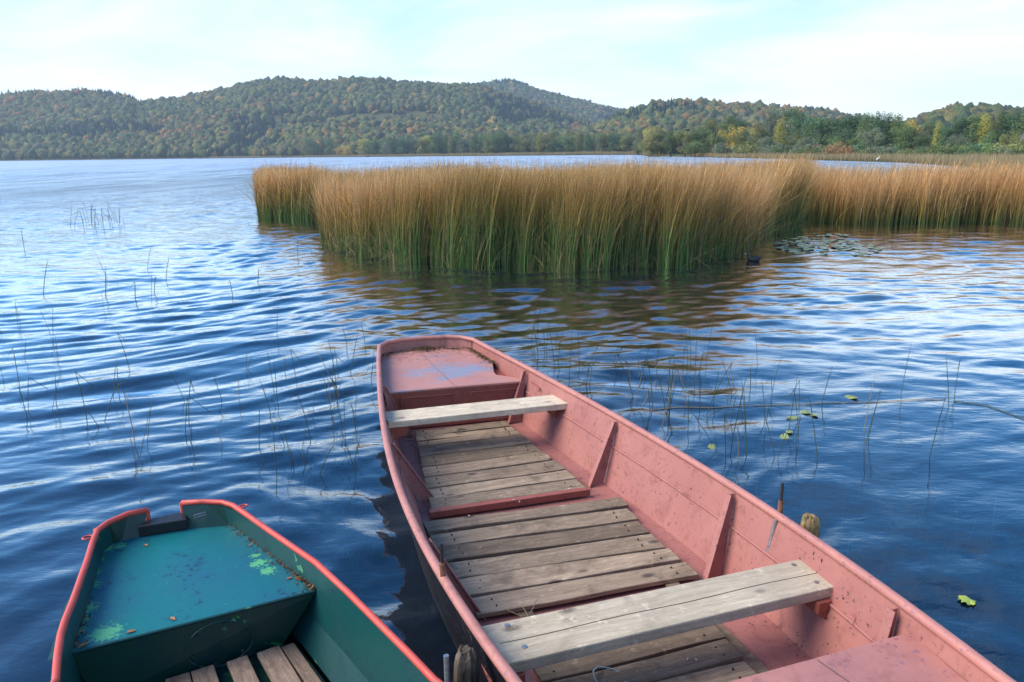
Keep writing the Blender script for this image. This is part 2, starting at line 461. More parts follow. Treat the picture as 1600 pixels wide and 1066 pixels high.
# bow deck with a rusted-out opening along the starboard side
def zd(s): return zg(s) - 0.085 - 0.012 * s
dp = [(-.40, .02), (-.31, -.02), (-.19, -.058), (0.017, -.068), (.20, -.035), (.31, .02), (.42, .09), (.465, .30), (.505, .50), (.47, .58), (.45, .66), (.41, .80), (.40, .93), (.45, 1.0), (.54, 1.02), (.556, 1.12)]
dp += [(0.0, 1.075), (-.585, 1.03), (-.565, .9), (-.50, .5), (-.435, .2)]
mb = MB()
top = [(x, -s, zd(s)) for x, s in dp]; n = len(top)
cx, cs = 0.0, 0.5
mb.v = top + [(0.0, -cs, zd(cs))] + [(x, y, z - .006) for x, y, z in top]
for i in range(n): mb.f.append((n, (i + 1) % n, i)); mb.f.append((i, (i + 1) % n, n + 1 + (i + 1) % n, n + 1 + i))
mb.build('bow_deck', M['bowdeck'], pink)
# ledge seen in the opening
MB().plate([(.41, -.56, .36), (.60, -.62, .34), (.60, -1.1, .33), (.38, -1.1, .33)], .006).build('ledge', M['redpink'], pink)
# bulkhead under the deck front: frame beads and pressed panels
def bh(x, z): 
    t = (x + .535) / 1.09
    return (x, -(1.03 + .09 * t), z)
zt = zd(1.05)
MB().plate([bh(-.53, zt - .008), bh(.55, zt - .008), bh(.52, ZF), bh(-.50, ZF)], .008).build('bulkhead', M['redpink'], pink)
def bar(P, Q, r, m, name, flat=1.0, seg=6):
    return MB().tube([P, Q], r, seg, flat=flat).build(name, m, pink)
def off(p, d=-.012): return (p[0], p[1] + d, p[2])
for a, b in ((-.44, -.03), (.12, .50)):
    x0, x1 = a, b; z0, z1 = ZF + .05, zt - .055
    MB().tube([off(bh(x0, z0)), off(bh(x1, z0)), off(bh(x1, z1)), off(bh(x0, z1))], .006, 6, closed=True).build('panel_bead', M['redpink'], pink)
MB().tube([off(bh(-.535, zt - .004), -.006), off(bh(0, zt - .002), -.006), off(bh(.56, zt - .004), -.006)], .012, 6).build('deck_edge', M['bowdeck'], pink)
MB().plate([off(bh(-.50, ZF + .02), -.03), off(bh(.50, ZF + .02), -.03), off(bh(.50, ZF + .02), -.005), off(bh(-.50, ZF + .02), -.005)], .02).build('step', M['redpink'], pink)

# ribs: web plate and inner flange
def rib(s0, sg, ds=0.12, foot=.11):
    w = (wL(s0) if sg < 0 else wR(s0)) - .012
    c = wC(s0)
    zt = zg(s0) - .02
    mb = MB()
    top = Vector((sg * (w - .004), -s0, zt)); ch = Vector((sg * (c - .002), -(s0 + ds * .9), ZF + .006)); ft = Vector((sg * (c - foot), -(s0 + ds), ZF + .006))
    inn = Vector((sg * (w - .035), -s0, zt))
    mb.plate([top, ch, ft, inn], .006)
    o = mb.build('rib', M['pink'], pink)
    n_ = (ft - inn).normalized()
    side = Vector((0, -1, 0))
    wv = Vector((0, .020, 0))
    nrm = n_.cross(Vector((0, 1, 0))).normalized()
    MB().plate([inn + wv, inn - wv, ft - wv, ft + wv], .006, nrm).build('flange', M['pink'], o)
for s0 in (1.10, 2.43, 3.67): rib(s0, 1)
for s0 in (1.10, 2.30, 3.60): rib(s0, -1)
for sg in (-1, 1): rib(4.81, sg, .05, .06)

# front floor section and its cross bar
def board(name, sl0, sl1, xl, sr0, sr1, xr, z, th, m, jit=0.004, bevel=.004, xlb=None, xrb=None):
    xlb = xl if xlb is None else xlb; xrb = xr if xrb is None else xrb
    rz = random.uniform(-jit, jit); rz2 = random.uniform(-jit, jit)
    nseg = 10
    mb = MB()
    ph = random.uniform(0, 6)
    for i in range(nseg + 1):
        t = i / nseg; x = xl + (xr - xl) * t; xb = xlb + (xrb - xlb) * t
        sa = sl0 + (sr0 - sl0) * t + math.sin(t * 5 + ph) * .0055; sb = sl1 + (sr1 - sl1) * t + math.sin(t * 6 + ph * 2) * .0055
        zz = z + rz + (rz2 - rz) * t + math.sin(t * PI) * random.uniform(-.001, .001)
        mb.v += [(x, -sa, zz), (xb, -sb, zz + rz2 * .4), (xb, -sb, zz - th), (x, -sa, zz - th)]
    for i in range(nseg):
        for k in range(4):
            a = i * 4 + k; b = i * 4 + (k + 1) % 4
            mb.f.append((a, a + 4, b + 4, b))
    mb.f.append((0, 1, 2, 3)); e = nseg * 4; mb.f.append((e + 3, e + 2, e + 1, e))
    o = mb.build(name, m, pink, bevel=bevel)
    for tx in (.09, .91):
        for ts in (.3, .72):
            x = xl + (xr - xl) * (tx + random.uniform(-.015, .015)); sa = sl0 + (sr0 - sl0) * tx; sb = sl1 + (sr1 - sl1) * tx; s_ = sa + (sb - sa) * ts
            MB().tube([(x, -s_, z - .01), (x, -s_, z + .0065)], .0040, 7).build('nail', M['iron'], o)
    return o
FLs = [1.21, 1.348, 1.45, 1.558, 1.745, 1.932, 2.107, 2.290, 2.45, 2.600]
fx = lambda s: (-.39 - (s - 1.35) * .142, .366 + (s - 1.35) * .068)
for i in range(len(FLs) - 1):
    s0, s1 = FLs[i] + .0075, FLs[i + 1] - .0075
    a, b = fx(s0); a2_, b2_ = fx(s1); j_ = random.uniform(-.01, .01)
    board('floor_plank', s0, s1, a, s0 + .035, s1 + .035, b + j_, .113, .022, M['plank'], xlb=a2_, xrb=b2_ + j_)
MB().prism([(-.585, -2.612), (.425, -2.655), (.44, -2.70), (-.59, -2.66)], .085, .128).build('cross_beam', M['redpink'], pink, bevel=.004)
MB().box(-.33, -.27, -2.6, -1.25, ZF + .002, .089).build('floor_bearer', M['plank'], pink)
MB().box(.22, .28, -2.6, -1.25, ZF + .002, .089).build('floor_bearer', M['plank'], pink)
MLs = [(2.75, 2.88, 2.845, 2.965), (2.895, 3.045, 2.985, 3.125), (3.065, 3.21, 3.155, 3.30), (3.235, 3.39, 3.32, 3.475), (3.412, 3.572, 3.49, 3.625), (3.595, 3.735, 3.645, 3.785)]
MX = [(-.652, .572), (-.648, .552), (-.650, .532), (-.636, .532), (-.634, .538), (-.617, .546)]
for (a0, a1, b0, b1), (xl, xr) in zip(MLs, MX):
    board('floor_plank', a0, a1, xl, b0 + .002, b1, xr, .115, .026, M['plank'], .006)
for x0 in (-.42, .36):
    MB().box(x0, x0 + .07, -4.86, -2.80, ZF + .002, .087).build('floor_bearer', M['plank'], pink)
for a0, a1, xl, xr in ((4.13, 4.272, -.50, .375), (4.288, 4.418, -.50, .362), (4.432, 4.565, -.50, .352), (4.58, 4.72, -.5, .35), (4.735, 4.88, -.5, .34)):
    board('floor_plank', a0, a1, xl, a0 + .0, a1, xr, .113, .024, M['plank'], .004)

# thwarts
def thwart(s0, s1, s0r, s1r, xl, xr, z, th, bolts, name='seat_plank'):
    mb = MB()
    nseg = 6
    mb.prism([(xl, -s0), (xl, -s1), (xr - .01, -s1r), (xr, -s1r + .012), (xr, -s0r)], z - th, z)
    o = mb.build(name, M['thwart'], pink, bevel=.005)
    for bx, bs in bolts:
        MB().tube([(bx, -bs, z - .002), (bx, -bs, z + .003)], .011, 12).build('bolt', M['steel'], o, bevel=0)
    return o
thwart(1.475, 1.715, 1.545, 1.785, -.655, .745, .386, .047, [])
t2 = thwart(4.213, 4.468, 4.222, 4.462, -.745, .800, .386, .050, [(-.636, 4.246), (-.618, 4.396), (.72, 4.257), (.715, 4.409)])
# the check running along the rear seat plank
pth = [(-.70 + i * .1375, -(4.345 + .004 * math.sin(i * 1.3)), .3868) for i in range(12)]
MB().tube(pth, .0016, 4).build('crack', M['iron'], t2)
# seat brackets
for s0, z1, xl, xr in ((1.60, .337, -.60, .655), (4.38, .334, -.73, .76)):
    for sg, xx in ((-1, xl), (1, xr)):
        w = (wL(s0) if sg < 0 else wR(s0))
        mb = MB()
        xo = sg * (w - .025)
        xi = xx - sg * .085
        mb.add([(xo, -(s0 - .02), z1), (xi, -(s0 - .02), z1), (xi, -(s0 - .02), z1 - .055), (xo - sg * .03, -(s0 - .02), z1 - .10),
                (xo, -(s0 + .10), z1), (xi, -(s0 + .10), z1), (xi, -(s0 + .10), z1 - .055), (xo - sg * .03, -(s0 + .10), z1 - .10)],
               [(0, 1, 2, 3), (7, 6, 5, 4), (0, 4, 5, 1), (1, 5, 6, 2), (2, 6, 7, 3), (3, 7, 4, 0)])
        mb.build('seat_bracket', M['redpink'], pink, bevel=.003)
# stern deck
mb = MB()
pts = [(-.70, 4.90), (0, 4.89), (.70, 4.885), (.725, 4.93), (.69, 5.1), (.63, 5.5), (.53, 6.05), (-.53, 6.05), (-.63, 5.5), (-.69, 5.1)]
mb.prism([(x, -s) for x, s in pts], [zg(s) - .085 for x, s in pts], [zg(s) - .078 for x, s in pts])
mb.build('stern_deck', M['rail'], pink)
MB().plate([(-.66, -4.91, zg(4.9) - .083), (.66, -4.91, zg(4.9) - .083), (.60, -4.91, ZF), (-.60, -4.91, ZF)], .008).build('bulkhead', M['redpink'], pink)
MB().tube([(.30, -4.90, zg(4.9) - .0765), (.33, -5.2, zg(5.2) - .0765), (.34, -5.6, zg(5.6) - .0765)], .002, 4).build('deck_seam', M['iron'], pink)
# oarlock pins with sleeves, and the starboard tube down the inside
for sg in (-1, 1):
    w = (wL(4.0) if sg < 0 else wR(4.0))
    x = sg * (w + (.014 if sg > 0 else .0)); z0 = zg(4.0) + .015
    p = MB().tube([(x, -4.0, z0), (x + sg * .003, -4.0, z0 + .150)], .0075, 8).build('oarlock_pin', M['iron'], pink, smooth=False)
    MB().tube([(x, -4.0, z0 - .01), (x + sg * .002, -4.0, z0 + .06)], .0125, 10).build('sleeve', M['rust'], p)
w = wR(4.0)
MB().tube([(w - .012, -4.01, zg(4) - .01), (w - .030, -4.01, .38), (w - .052, -4.01, .29)], .010, 8).build('oarlock_tube', M['steel'], pink)
# small bent rods welded to the sides
for pts in ([(.775, -4.515, .37), (.755, -4.56, .355), (.735, -4.62, .345), (.73, -4.655, .31), (.745, -4.67, .28)], [(.60, -1.20, .40), (.615, -1.28, .39), (.61, -1.36, .385), (.60, -1.38, .37)],
            [(-.60, -1.25, .40), (-.585, -1.30, .375), (-.60, -1.36, .385), (-.60, -1.40, .36)]):
    MB().tube(pts, .0065, 6).build('cleat', M['redpink'], pink, smooth=True)

# ------------------------------------------------------------------ GREEN BOAT
A2 = 0.46
gx, gy = -1.765, 3.60
green = empty('rowing_boat', (gx, gy, 0), A2)
tag(green, 'dark green rowing boat with coral red rim and teal bow deck', 'rowing boat')
def g2l(X, Y):
    dx, dy = X - gx, Y - gy
    return dx * math.cos(A2) + dy * math.sin(A2), -dx * math.sin(A2) + dy * math.cos(A2)
Lw = [ground(*p, .45) for p in [(108, 937), (146.7, 831), (163, 816), (227, 795)]]
def gl(px, py, z): return g2l(*ground(px, py, z))
ZG = .45
railL = [gl(*p, ZG) for p in [(230, 797), (200, 803), (168, 817), (152, 829), (144, 850), (137, 874), (126, 905), (115, 937), (102, 969), (95, 992), (90, 1024), (87, 1064)]]
railR = [gl(*p, ZG) for p in [(284, 786), (316, 784), (347, 785), (364, 790), (382, 802), (420, 829), (493, 879), (545, 927), (596, 978), (640, 1022), (679, 1063)]]
dl = (railL[-1][0] - railL[-4][0], railL[-1][1] - railL[-4][1])
dr = (railR[-1][0] - railR[-3][0], railR[-1][1] - railR[-3][1])
railL += [(railL[-1][0] - .12, railL[-1][1] - .35), (railL[-1][0] - .16, railL[-1][1] - .9), (railL[-1][0] - .10, railL[-1][1] - 2.0)]
railR += [(railR[-1][0] + .10, railR[-1][1] - .35), (railR[-1][0] + .14, railR[-1][1] - .9), (railR[-1][0] + .06, railR[-1][1] - 2.0)]
MB().tube([(x, y, ZG) for x, y in railL], .0140, 10).build('gunwale_rail', M['red_rail'], green, smooth=True)
MB().tube([(x, y, ZG) for x, y in railR], .0140, 10).build('gunwale_rail', M['red_rail'], green, smooth=True)
ZD = .335
# floor / chine line (inside), per rail point scaled inward
def inward(p, k, dy=0.0):
    return (p[0] * k, p[1] + dy)
def skin(rail, k_mid, name, m, zlow, o=0.0):
    mb = MB(); n = len(rail)
    sg = 1 if rail[-1][0] > 0 else -1
    for (x, y) in rail: mb.v.append((x + sg * o, y, ZG - .003))
    for (x, y) in rail: mb.v.append((x * k_mid + sg * o, min(y, -.01) if y > -.02 else y, .20))
    for (x, y) in rail: mb.v.append((x * (k_mid - .10) + sg * o * .6, min(y - .02, -.03) if y > -.05 else y, zlow))
    for r_ in range(2):
        for i in range(n - 1): mb.f.append((r_ * n + i, r_ * n + i + 1, (r_ + 1) * n + i + 1, (r_ + 1) * n + i))
    ob = mb.build(name, m, green)
    s_ = ob.modifiers.new('solid', 'SOLIDIFY'); s_.thickness = .006; s_.offset = 0
    return ob
skin(railL[2:], .93, 'side_panel', M['green_side'], .08)
skin(railR[2:], .93, 'side_panel', M['green_side'], .08)
skin(railL[2:], .98, 'hull', M['green_out'], -.10, .014)
skin(railR[2:], .98, 'hull', M['green_out'], -.10, .014)
# transom in three pieces: two full-height wings and the low middle
dk_far = [gl(155, 853, ZD), gl(222, 838, ZD), gl(290, 827, ZD), gl(363, 821, ZD)]
dk_nearL, dk_nearR = gl(108, 1021, ZD), gl(492, 923, ZD)
wing = MB()
P0, P1, P2 = railL[2], railL[1], railL[0]
Q0, Q1, Q2 = railR[0], railR[1], railR[2]
tw = []
mb = MB()
seq_top = [P0, P1, P2]; seq_bot = [dk_far[0], ((dk_far[0][0] + dk_far[1][0]) / 2, (dk_far[0][1] + dk_far[1][1]) / 2), dk_far[1]]
def strip(tops, bots, zt_, zb_, name, m, par, th=.008):
    mb = MB(); n = len(tops)
    mb.v = [(x, y, zt_) for x, y in tops] + [(x, y, zb_) for x, y in bots]
    for i in range(n - 1): mb.f.append((i, i + 1, n + i + 1, n + i))
    ob = mb.build(name, m, par); s_ = ob.modifiers.new('solid', 'SOLIDIFY'); s_.thickness = th; s_.offset = 0
    return ob
strip([railL[3], P0, P1, P2], [dk_far[0], dk_far[0], seq_bot[1], dk_far[1]], ZG, ZD - .01, 'transom', M['green_in'], green)
strip([Q0, Q1, Q2, railR[3]], [dk_far[2], ((dk_far[2][0] + dk_far[3][0]) / 2, (dk_far[2][1] + dk_far[3][1]) / 2), dk_far[3], dk_far[3]], ZG, ZD - .01, 'transom', M['green_in'], green)
strip([dk_far[1], dk_far[2]], [(dk_far[1][0], dk_far[1][1] - .02), (dk_far[2][0], dk_far[2][1] - .02)], ZD + .01, .05, 'transom', M['green_in'], green)
# outer face of the transom down to the water
strip([railL[3], P0, P1, P2, Q0, Q1, Q2, railR[3]], [(x * .95, y) for x, y in [railL[3], P0, P1, P2, Q0, Q1, Q2, railR[3]]], ZD - .02, -.10, 'transom', M['green_out'], green)
# black motor block bolted in the notch
c0, c1 = P2, Q0
d = Vector((c1[0] - c0[0], c1[1] - c0[1], 0)).normalized(); nn = Vector((-d.y, d.x, 0))
a0 = Vector((c0[0], c0[1], 0)) + d * .006; a1 = Vector((c1[0], c1[1], 0)) - d * .006
mb = MB()
f0, f1 = Vector((dk_far[1][0], dk_far[1][1], 0)), Vector((dk_far[2][0], dk_far[2][1], 0))
dd_ = (f1 - f0).normalized(); nn2 = Vector((-dd_.y, dd_.x, 0))
f0 = f0 - dd_ * .010 - nn2 * .012; f1 = f1 + dd_ * .012 - nn2 * .012; a0 = Vector((c0[0], c0[1], 0)) - d * .012; a1 = Vector((c1[0], c1[1], 0)) + d * .014
mb.prism([(f0.x, f0.y), (f1.x, f1.y), (a1.x, a1.y), (a0.x, a0.y)], ZD + .001, [ZG - .055, ZG - .055, ZG - .05, ZG - .05])
mb.build('motor_pad', M['black_block'], green, bevel=.004)
for q in (P2, Q0):
    MB().tube([(q[0], q[1], ZG + .004), (q[0], q[1] - .01, ZG - .075)], .011, 8).build('notch_edge', M['red_rail'], green)
# deck
sp_ = [(*gl(a_, b_, ZD), r_) for a_, b_, r_ in ((165, 990, .10), (178, 984, .06), (140, 915, .07), (148, 893, .05), (136, 950, .07), (130, 968, .05), (405, 880, .07), (418, 892, .06), (167, 857, .06), (188, 853, .05), (400, 868, .04), (155, 875, .04), (120, 985, .05))]
M['teal_deck'] = mat_green('teal_deck_paint', (0.003, 0.14, 0.135), (0.003, 0.10, 0.16), (0.09, 0.38, 0.17), 0.4, 0.72, sp_)
dkp = [dk_far[0], dk_far[1], dk_far[2], dk_far[3]]
rr = [gl(430, 872, ZD), dk_nearR, dk_nearL, gl(127, 945, ZD)]
poly = dkp + rr
cxy = (sum(p[0] for p in poly) / 8, sum(p[1] for p in poly) / 8)
mb = MB(); mb.prism(poly, ZD - .008, ZD)
mb.build('bow_deck', M['teal_deck'], green)
# gap strips between deck and side: dirt-filled gutter
for a, b, nm in ((railL, [poly[0], poly[7], poly[6]], 'L'), (railR, [poly[3], poly[4], poly[5]], 'R')):
    tops = [(b[0][0], b[0][1]), (b[1][0], b[1][1]), (b[2][0], b[2][1])]
    sg = -1 if nm == 'L' else 1
    outs = [(p[0] + sg * w_, p[1] + .01) for p, w_ in zip(tops, (.03, .07, .075))]
    mbb = MB(); mbb.v = [(x, y, ZD - .004) for x, y in tops] + [(x, y, ZD - .012) for x, y in outs]
    mbb.f = [(0, 1, 4, 3), (1, 2, 5, 4)]
    mbb.build('gutter', M['green_in'], green)
# deck front lip and bulkhead
nl, nr = Vector((*dk_nearL, ZD)), Vector((*dk_nearR, ZD))
MB().tube([nl + Vector((0, 0, -.002)), nr + Vector((0, 0, -.002))], .007, 6).build('deck_lip', M['green_side'], green)
bl, br_ = gl(112, 1040, .16), gl(440, 1008, .09)
bd = (nr - nl).normalized()
bot_l = nl + Vector((0.07, .0, -.25)); bot_r = Vector((br_[0], br_[1], .085))
bulk = MB().plate([nl + Vector((0, 0, -.01)), nr + Vector((0, 0, -.01)), bot_r, bot_l], .006).build('bulkhead', M['green_in'], green)
# round inspection plate outlined on the bulkhead, with studs
mid = nl * .43 + nr * .57
bn = bd.cross(Vector((0, 0, 1))).normalized()
cc = Vector((mid.x, mid.y, .205)) + bn * .006
if bn.y > 0: cc = Vector((mid.x, mid.y, .205)) - bn * .006
ring = [cc + bd * (.135 * math.cos(t)) + Vector((0, 0, .105 * math.sin(t))) for t in np.linspace(0, 2 * PI, 29)[:-1]]
MB().tube(ring, .0028, 5, closed=True).build('hatch_ring', M['green_side'], bulk)
for t in np.linspace(.3, 2 * PI + .3, 7)[:-1]:
    p = cc + bd * (.115 * math.cos(t)) + Vector((0, 0, .088 * math.sin(t)))
    MB().tube([p, p + bn * (-.006 if bn.y > 0 else .006)], .007, 8).build('stud', M['green_in'], bulk)
# floor of the green boat
fl = [(railL[i][0] * .80, railL[i][1]) for i in range(6, len(railL))] + [(railR[i][0] * .80, railR[i][1]) for i in range(len(railR) - 1, 5, -1)]
mb = MB(); mb.prism(fl, .05, .075); mb.build('floor', M['green_in'], green)
# lengthwise boards
M['gplank'] = mat_wood('grey_brown_boards', (0.38, 0.28, 0.21), (0.17, 0.115, 0.085), (0.05, 0.035, 0.035), 0.9)
ends = [((258, 1061), (296, 1050), .12, -.05), ((298, 1049), (334, 1040), .12, -.03), ((354, 1034), (387, 1028), .128, .0), ((401, 1020), (437, 1010), .12, .03), ((439, 1011), (449, 1020), .11, .06)]
for pa, pb, z, sh in ends:
    q0, q1 = gl(*pa, z), gl(*pb, z)
    L = 1.7
    mb = MB(); mb.prism([(0, 0), (L, 0), (L, math.hypot(q1[0] - q0[0], q1[1] - q0[1])), (0, math.hypot(q1[0] - q0[0], q1[1] - q0[1]))], -.022, 0)
    o = mb.build('floor_board', M['gplank'], green, bevel=.003)
    dirv = Vector((.10 + sh, -1, 0)).normalized()
    o.location = (q0[0], q0[1], z)
    o.rotation_euler = (0, 0, math.atan2(dirv.y, dirv.x))
# small rings on the corners
for px, py, z, r in ((137, 840, ZG, .022), (152, 827, ZG + .004, .014), (380, 791, ZG, .020)):
    x, y = gl(px, py, z)
    MB().tube([(x + r * math.cos(t), y + r * .8 * math.sin(t), z) for t in np.linspace(0, 2 * PI, 17)[:-1]], .005, 6, closed=True).build('mooring_eye', M['red_rail'], green, smooth=True)
hx, hy_ = gl(312, 804, .405)
MB().tube([(hx - .03, hy_ - .012, .412), (hx + .03, hy_ - .002, .412), (hx + .03, hy_ - .002, .398), (hx - .03, hy_ - .012, .398)], .003, 5, closed=True).build('maker_plate', M['steel'], green)
# oarlock pin on the starboard rail
x, y = gl(699, 1078, .47)
MB().tube([(x, y, .44), (x, y, .60)], .0095, 8).build('oarlock_pin', M['steel'], green)

# ------------------------------------------------------------------ LIGHT AND SKY
SUN_EL, SUN_AZ = math.radians(42), math.radians(-95)      # azimuth measured from +Y (view direction), clockwise; the sun stands to the left behind thin cloud
sun_d = bpy.data.lights.new('sun', 'SUN'); sun_d.energy = 2.5; sun_d.angle = math.radians(42); sun_d.color = (1.0, 0.90, 0.76)
sun = bpy.data.objects.new('sun', sun_d); COL.objects.link(sun)
sv = Vector((math.sin(SUN_AZ) * math.cos(SUN_EL), math.cos(SUN_AZ) * math.cos(SUN_EL), math.sin(SUN_EL)))
sun.rotation_euler = sv.to_track_quat('Z', 'Y').to_euler()
wd = bpy.data.worlds.new('World'); scn.world = wd; wd.use_nodes = True
wt = wd.node_tree; wn = wt.nodes; wn.clear()
wo = wn.new('ShaderNodeOutputWorld'); bg = wn.new('ShaderNodeBackground'); sky = wn.new('ShaderNodeTexSky')
sky.sky_type = 'NISHITA'; sky.sun_disc = False; sky.sun_elevation = SUN_EL; sky.sun_rotation = SUN_AZ
sky.altitude = 200; sky.air_density = 1.0; sky.dust_density = 0.8; sky.ozone_density = 3.0
bg.inputs['Strength'].default_value = 0.12
tc = wn.new('ShaderNodeTexCoord'); sx = wn.new('ShaderNodeSeparateXYZ'); wt.links.new(tc.outputs['Generated'], sx.inputs[0])
def wmath(op, a, b=0.0, clamp=False):
    x = wn.new('ShaderNodeMath'); x.operation = op; x.use_clamp = clamp
    for i, v in enumerate((a, b)):
        if hasattr(v, 'links'): wt.links.new(v, x.inputs[i])
        else: x.inputs[i].default_value = v
    return x.outputs[0]
zc = wmath('MAXIMUM', sx.outputs['Z'], 0.0)
den = wmath('ADD', zc, 0.16)
cx_ = wmath('DIVIDE', sx.outputs['X'], den); cy_ = wmath('DIVIDE', sx.outputs['Y'], den)
cb = wn.new('ShaderNodeCombineXYZ'); wt.links.new(cx_, cb.inputs[0]); wt.links.new(cy_, cb.inputs[1])
cn = wn.new('ShaderNodeTexNoise'); cn.inputs['Scale'].default_value = 0.9; cn.inputs['Detail'].default_value = 4.5; cn.inputs['Roughness'].default_value = 0.55; cn.inputs['Distortion'].default_value = 0.5
wt.links.new(cb.outputs[0], cn.inputs['Vector'])
# more cloud low down, and to the right
lowc = wmath('SUBTRACT', 1.0, wmath('MULTIPLY', zc, 2.6), True)
bias = wmath('ADD', wmath('MULTIPLY', lowc, 0.47), wmath('MULTIPLY', sx.outputs['X'], 0.09))
dens = wmath('ADD', cn.outputs['Fac'], bias)
rp = wn.new('ShaderNodeValToRGB'); rp.color_ramp.elements[0].position = 0.50; rp.color_ramp.elements[1].position = 1.0
rp.color_ramp.elements[0].color = (0, 0, 0, 1); rp.color_ramp.elements[1].color = (0.92, 0.92, 0.92, 1)
wt.links.new(dens, rp.inputs['Fac'])
mx = wn.new('ShaderNodeMix'); mx.data_type = 'RGBA'
wt.links.new(rp.outputs[0], mx.inputs['Factor']); hsv = wn.new('ShaderNodeHueSaturation'); hsv.inputs['Saturation'].default_value = 1.4; wt.links.new(sky.outputs[0], hsv.inputs['Color']); wt.links.new(hsv.outputs[0], mx.inputs['A']); mx.inputs['B'].default_value = (5.7, 6.15, 6.3, 1)
wt.links.new(mx.outputs['Result'], bg.inputs['Color']); wt.links.new(bg.outputs[0], wo.inputs['Surface'])
scn.view_settings.view_transform = 'Standard'; scn.view_settings.look = 'None'; scn.view_settings.exposure = 1.18; scn.view_settings.gamma = 1.0
scn.render.engine = 'CYCLES'
scn.cycles.use_denoising = True
scn.cycles.max_bounces = 8; scn.cycles.transparent_max_bounces = 12; scn.cycles.volume_bounces = 0
scn.cycles.caustics_reflective = False; scn.cycles.caustics_refractive = False
scn.cycles.sample_clamp_indirect = 6

# ------------------------------------------------------------------ TERRAIN (lake bed, shores and hills as one sheet)
U = lambda px: (px - 800) * CP / F
# far shore distance by bearing
SHP = [(-1500, 900), (-600, 1100), (0, 1050), (350, 1000), (480, 940), (620, 760), (800, 640), (1000, 520), (1018, 330), (1060, 300), (1110, 275), (1125, 245), (1200, 200), (1300, 155), (1400, 128), (1495, 99), (1560, 80), (1600, 70), (1800, 45), (2600, 20)]
shx = np.array([U(p[0]) for p in SHP]); shy = np.array([p[1] for p in SHP], float)
def shore(u): return np.interp(u, shx, shy)
def prof(pts, Y):
    x = np.array([U(p[0]) for p in pts]); h = np.array([height_at(p[0], p[1], Y) for p in pts])
    return x, h
TREE = 12.0
RIDGES = []
def ridge(Y0, front, back, pts, shape=1.0, tree=TREE):
    x, h = prof(pts, Y0); RIDGES.append((Y0, front, back, x, np.maximum(h - tree, -3), shape))
ridge(1560, 1010, 2300, [(-1500, 150), (-600, 150), (0, 142), (60, 140), (100, 141), (150, 138), (215, 143), (232, 151), (300, 149), (340, 142), (400, 128), (430, 124), (480, 122), (520, 126), (580, 122), (640, 125), (700, 126), (740, 131), (780, 140), (840, 158), (900, 178), (960, 205), (1020, 232), (1100, 236), (2600, 236)], .8)
ridge(2150, 1650, 2900, [(-1500, 240), (600, 200), (700, 140), (760, 128), (790, 126), (820, 128), (850, 137), (900, 150), (960, 167), (990, 171), (1040, 175), (1120, 190), (1300, 215), (2600, 225)], 1.0)
ridge(1150, 780, 1700, [(-1500, 246), (600, 236), (800, 232), (900, 205), (950, 185), (985, 171), (1020, 160), (1050, 156), (1100, 157), (1150, 161), (1200, 164), (1260, 169), (1300, 174), (1360, 184), (1420, 200), (1500, 215), (2600, 220)], .9)
ridge(760, 470, 1100, [(-1500, 250), (1300, 232), (1380, 205), (1430, 186), (1455, 174), (1480, 167), (1505, 164), (1540, 167), (1600, 170), (1700, 176), (2600, 190)], 1.0)
# low shelf in front of the main hill with the pale clearing
ridge(1230, 900, 1500, [(-1500, 215), (0, 212), (200, 214), (330, 205), (420, 188), (520, 178), (600, 183), (720, 190), (850, 198), (950, 212), (1010, 232), (2600, 240)], .8, 8)
def terrain(u, Y):
    s = shore(u)
    h = np.full(np.broadcast(u, Y).shape, 0.0)
    for (Y0, fr, bk, x, hh, shp) in RIDGES:
        hc = np.interp(u, x, hh)
        frl = np.minimum(np.maximum(fr, s * 1.02), Y0 - 80)
        t = np.where(Y < Y0, np.clip((Y - frl) / (Y0 - frl), 0, 1), np.clip((bk - Y) / (bk - Y0), 0, 1))
        prf = (t * t * (3 - 2 * t)) * .55 + .45 * np.sin(t * PI / 2)
        h = np.maximum(h, hc * prf)
    X = u * Y
    n = vnoise(X / 140, Y / 180, 3) * .6 + vnoise(X / 60, Y / 70, 5) * .4
    h = h * (0.87 + 0.13 * n * smooth(0, 60, h))
    land = smooth(-6, 14, Y - s)
    return np.where(Y < s - 6, -1.1, -1.1 + land * (1.5 + .0) + h * smooth(10, 120, Y - s))
nu, ny = 420, 330
uu = np.concatenate([np.linspace(-1.1, -.8, 10, endpoint=False), np.linspace(-.8, .8, nu), np.linspace(.8, 1.1, 11)[1:]])
yy = np.concatenate([[-40, -10, 0.3, 1, 3, 8, 15, 25, 35, 45], np.geomspace(52, 3100, ny)])
UU, YY = np.meshgrid(uu, yy)
ZZ = terrain(UU, YY)
XX = UU * np.maximum(YY, 30)
v = np.stack([XX.ravel(), YY.ravel(), ZZ.ravel()], 1)
def grid_faces(r, c):
    i = np.arange((r - 1) * (c - 1)); a = (i // (c - 1)) * c + i % (c - 1)
    return np.stack([a, a + 1, a + c + 1, a + c], 1)
t = NT('ground_earth'); g = t.n.new('ShaderNodeNewGeometry'); n1 = t.noise(g.outputs['Position'], .02, 6, .7); n2 = t.noise(g.outputs['Position'], 1.6, 5, .7)
sz = t.n.new('ShaderNodeSeparateXYZ'); t.L(g.outputs['Position'], sz.inputs[0])
landc = t.mix(t.ramp(n1, [(.35, 0.), (.65, 1.)]), (.05, .06, .022), (.12, .115, .045))
bedc = t.mix(t.ramp(n2, [(.4, 0.), (.65, 1.)]), (.003, .008, .018), (.010, .018, .022))
col = t.mix(t.math('GREATER_THAN', sz.outputs['Z'], -.25), bedc, landc)
M['earth'] = t.finish(col, .95, spec=.1)
tag(np_mesh('ground', v, grid_faces(len(yy), len(uu)), M['earth'], smooth=True), kind='structure')

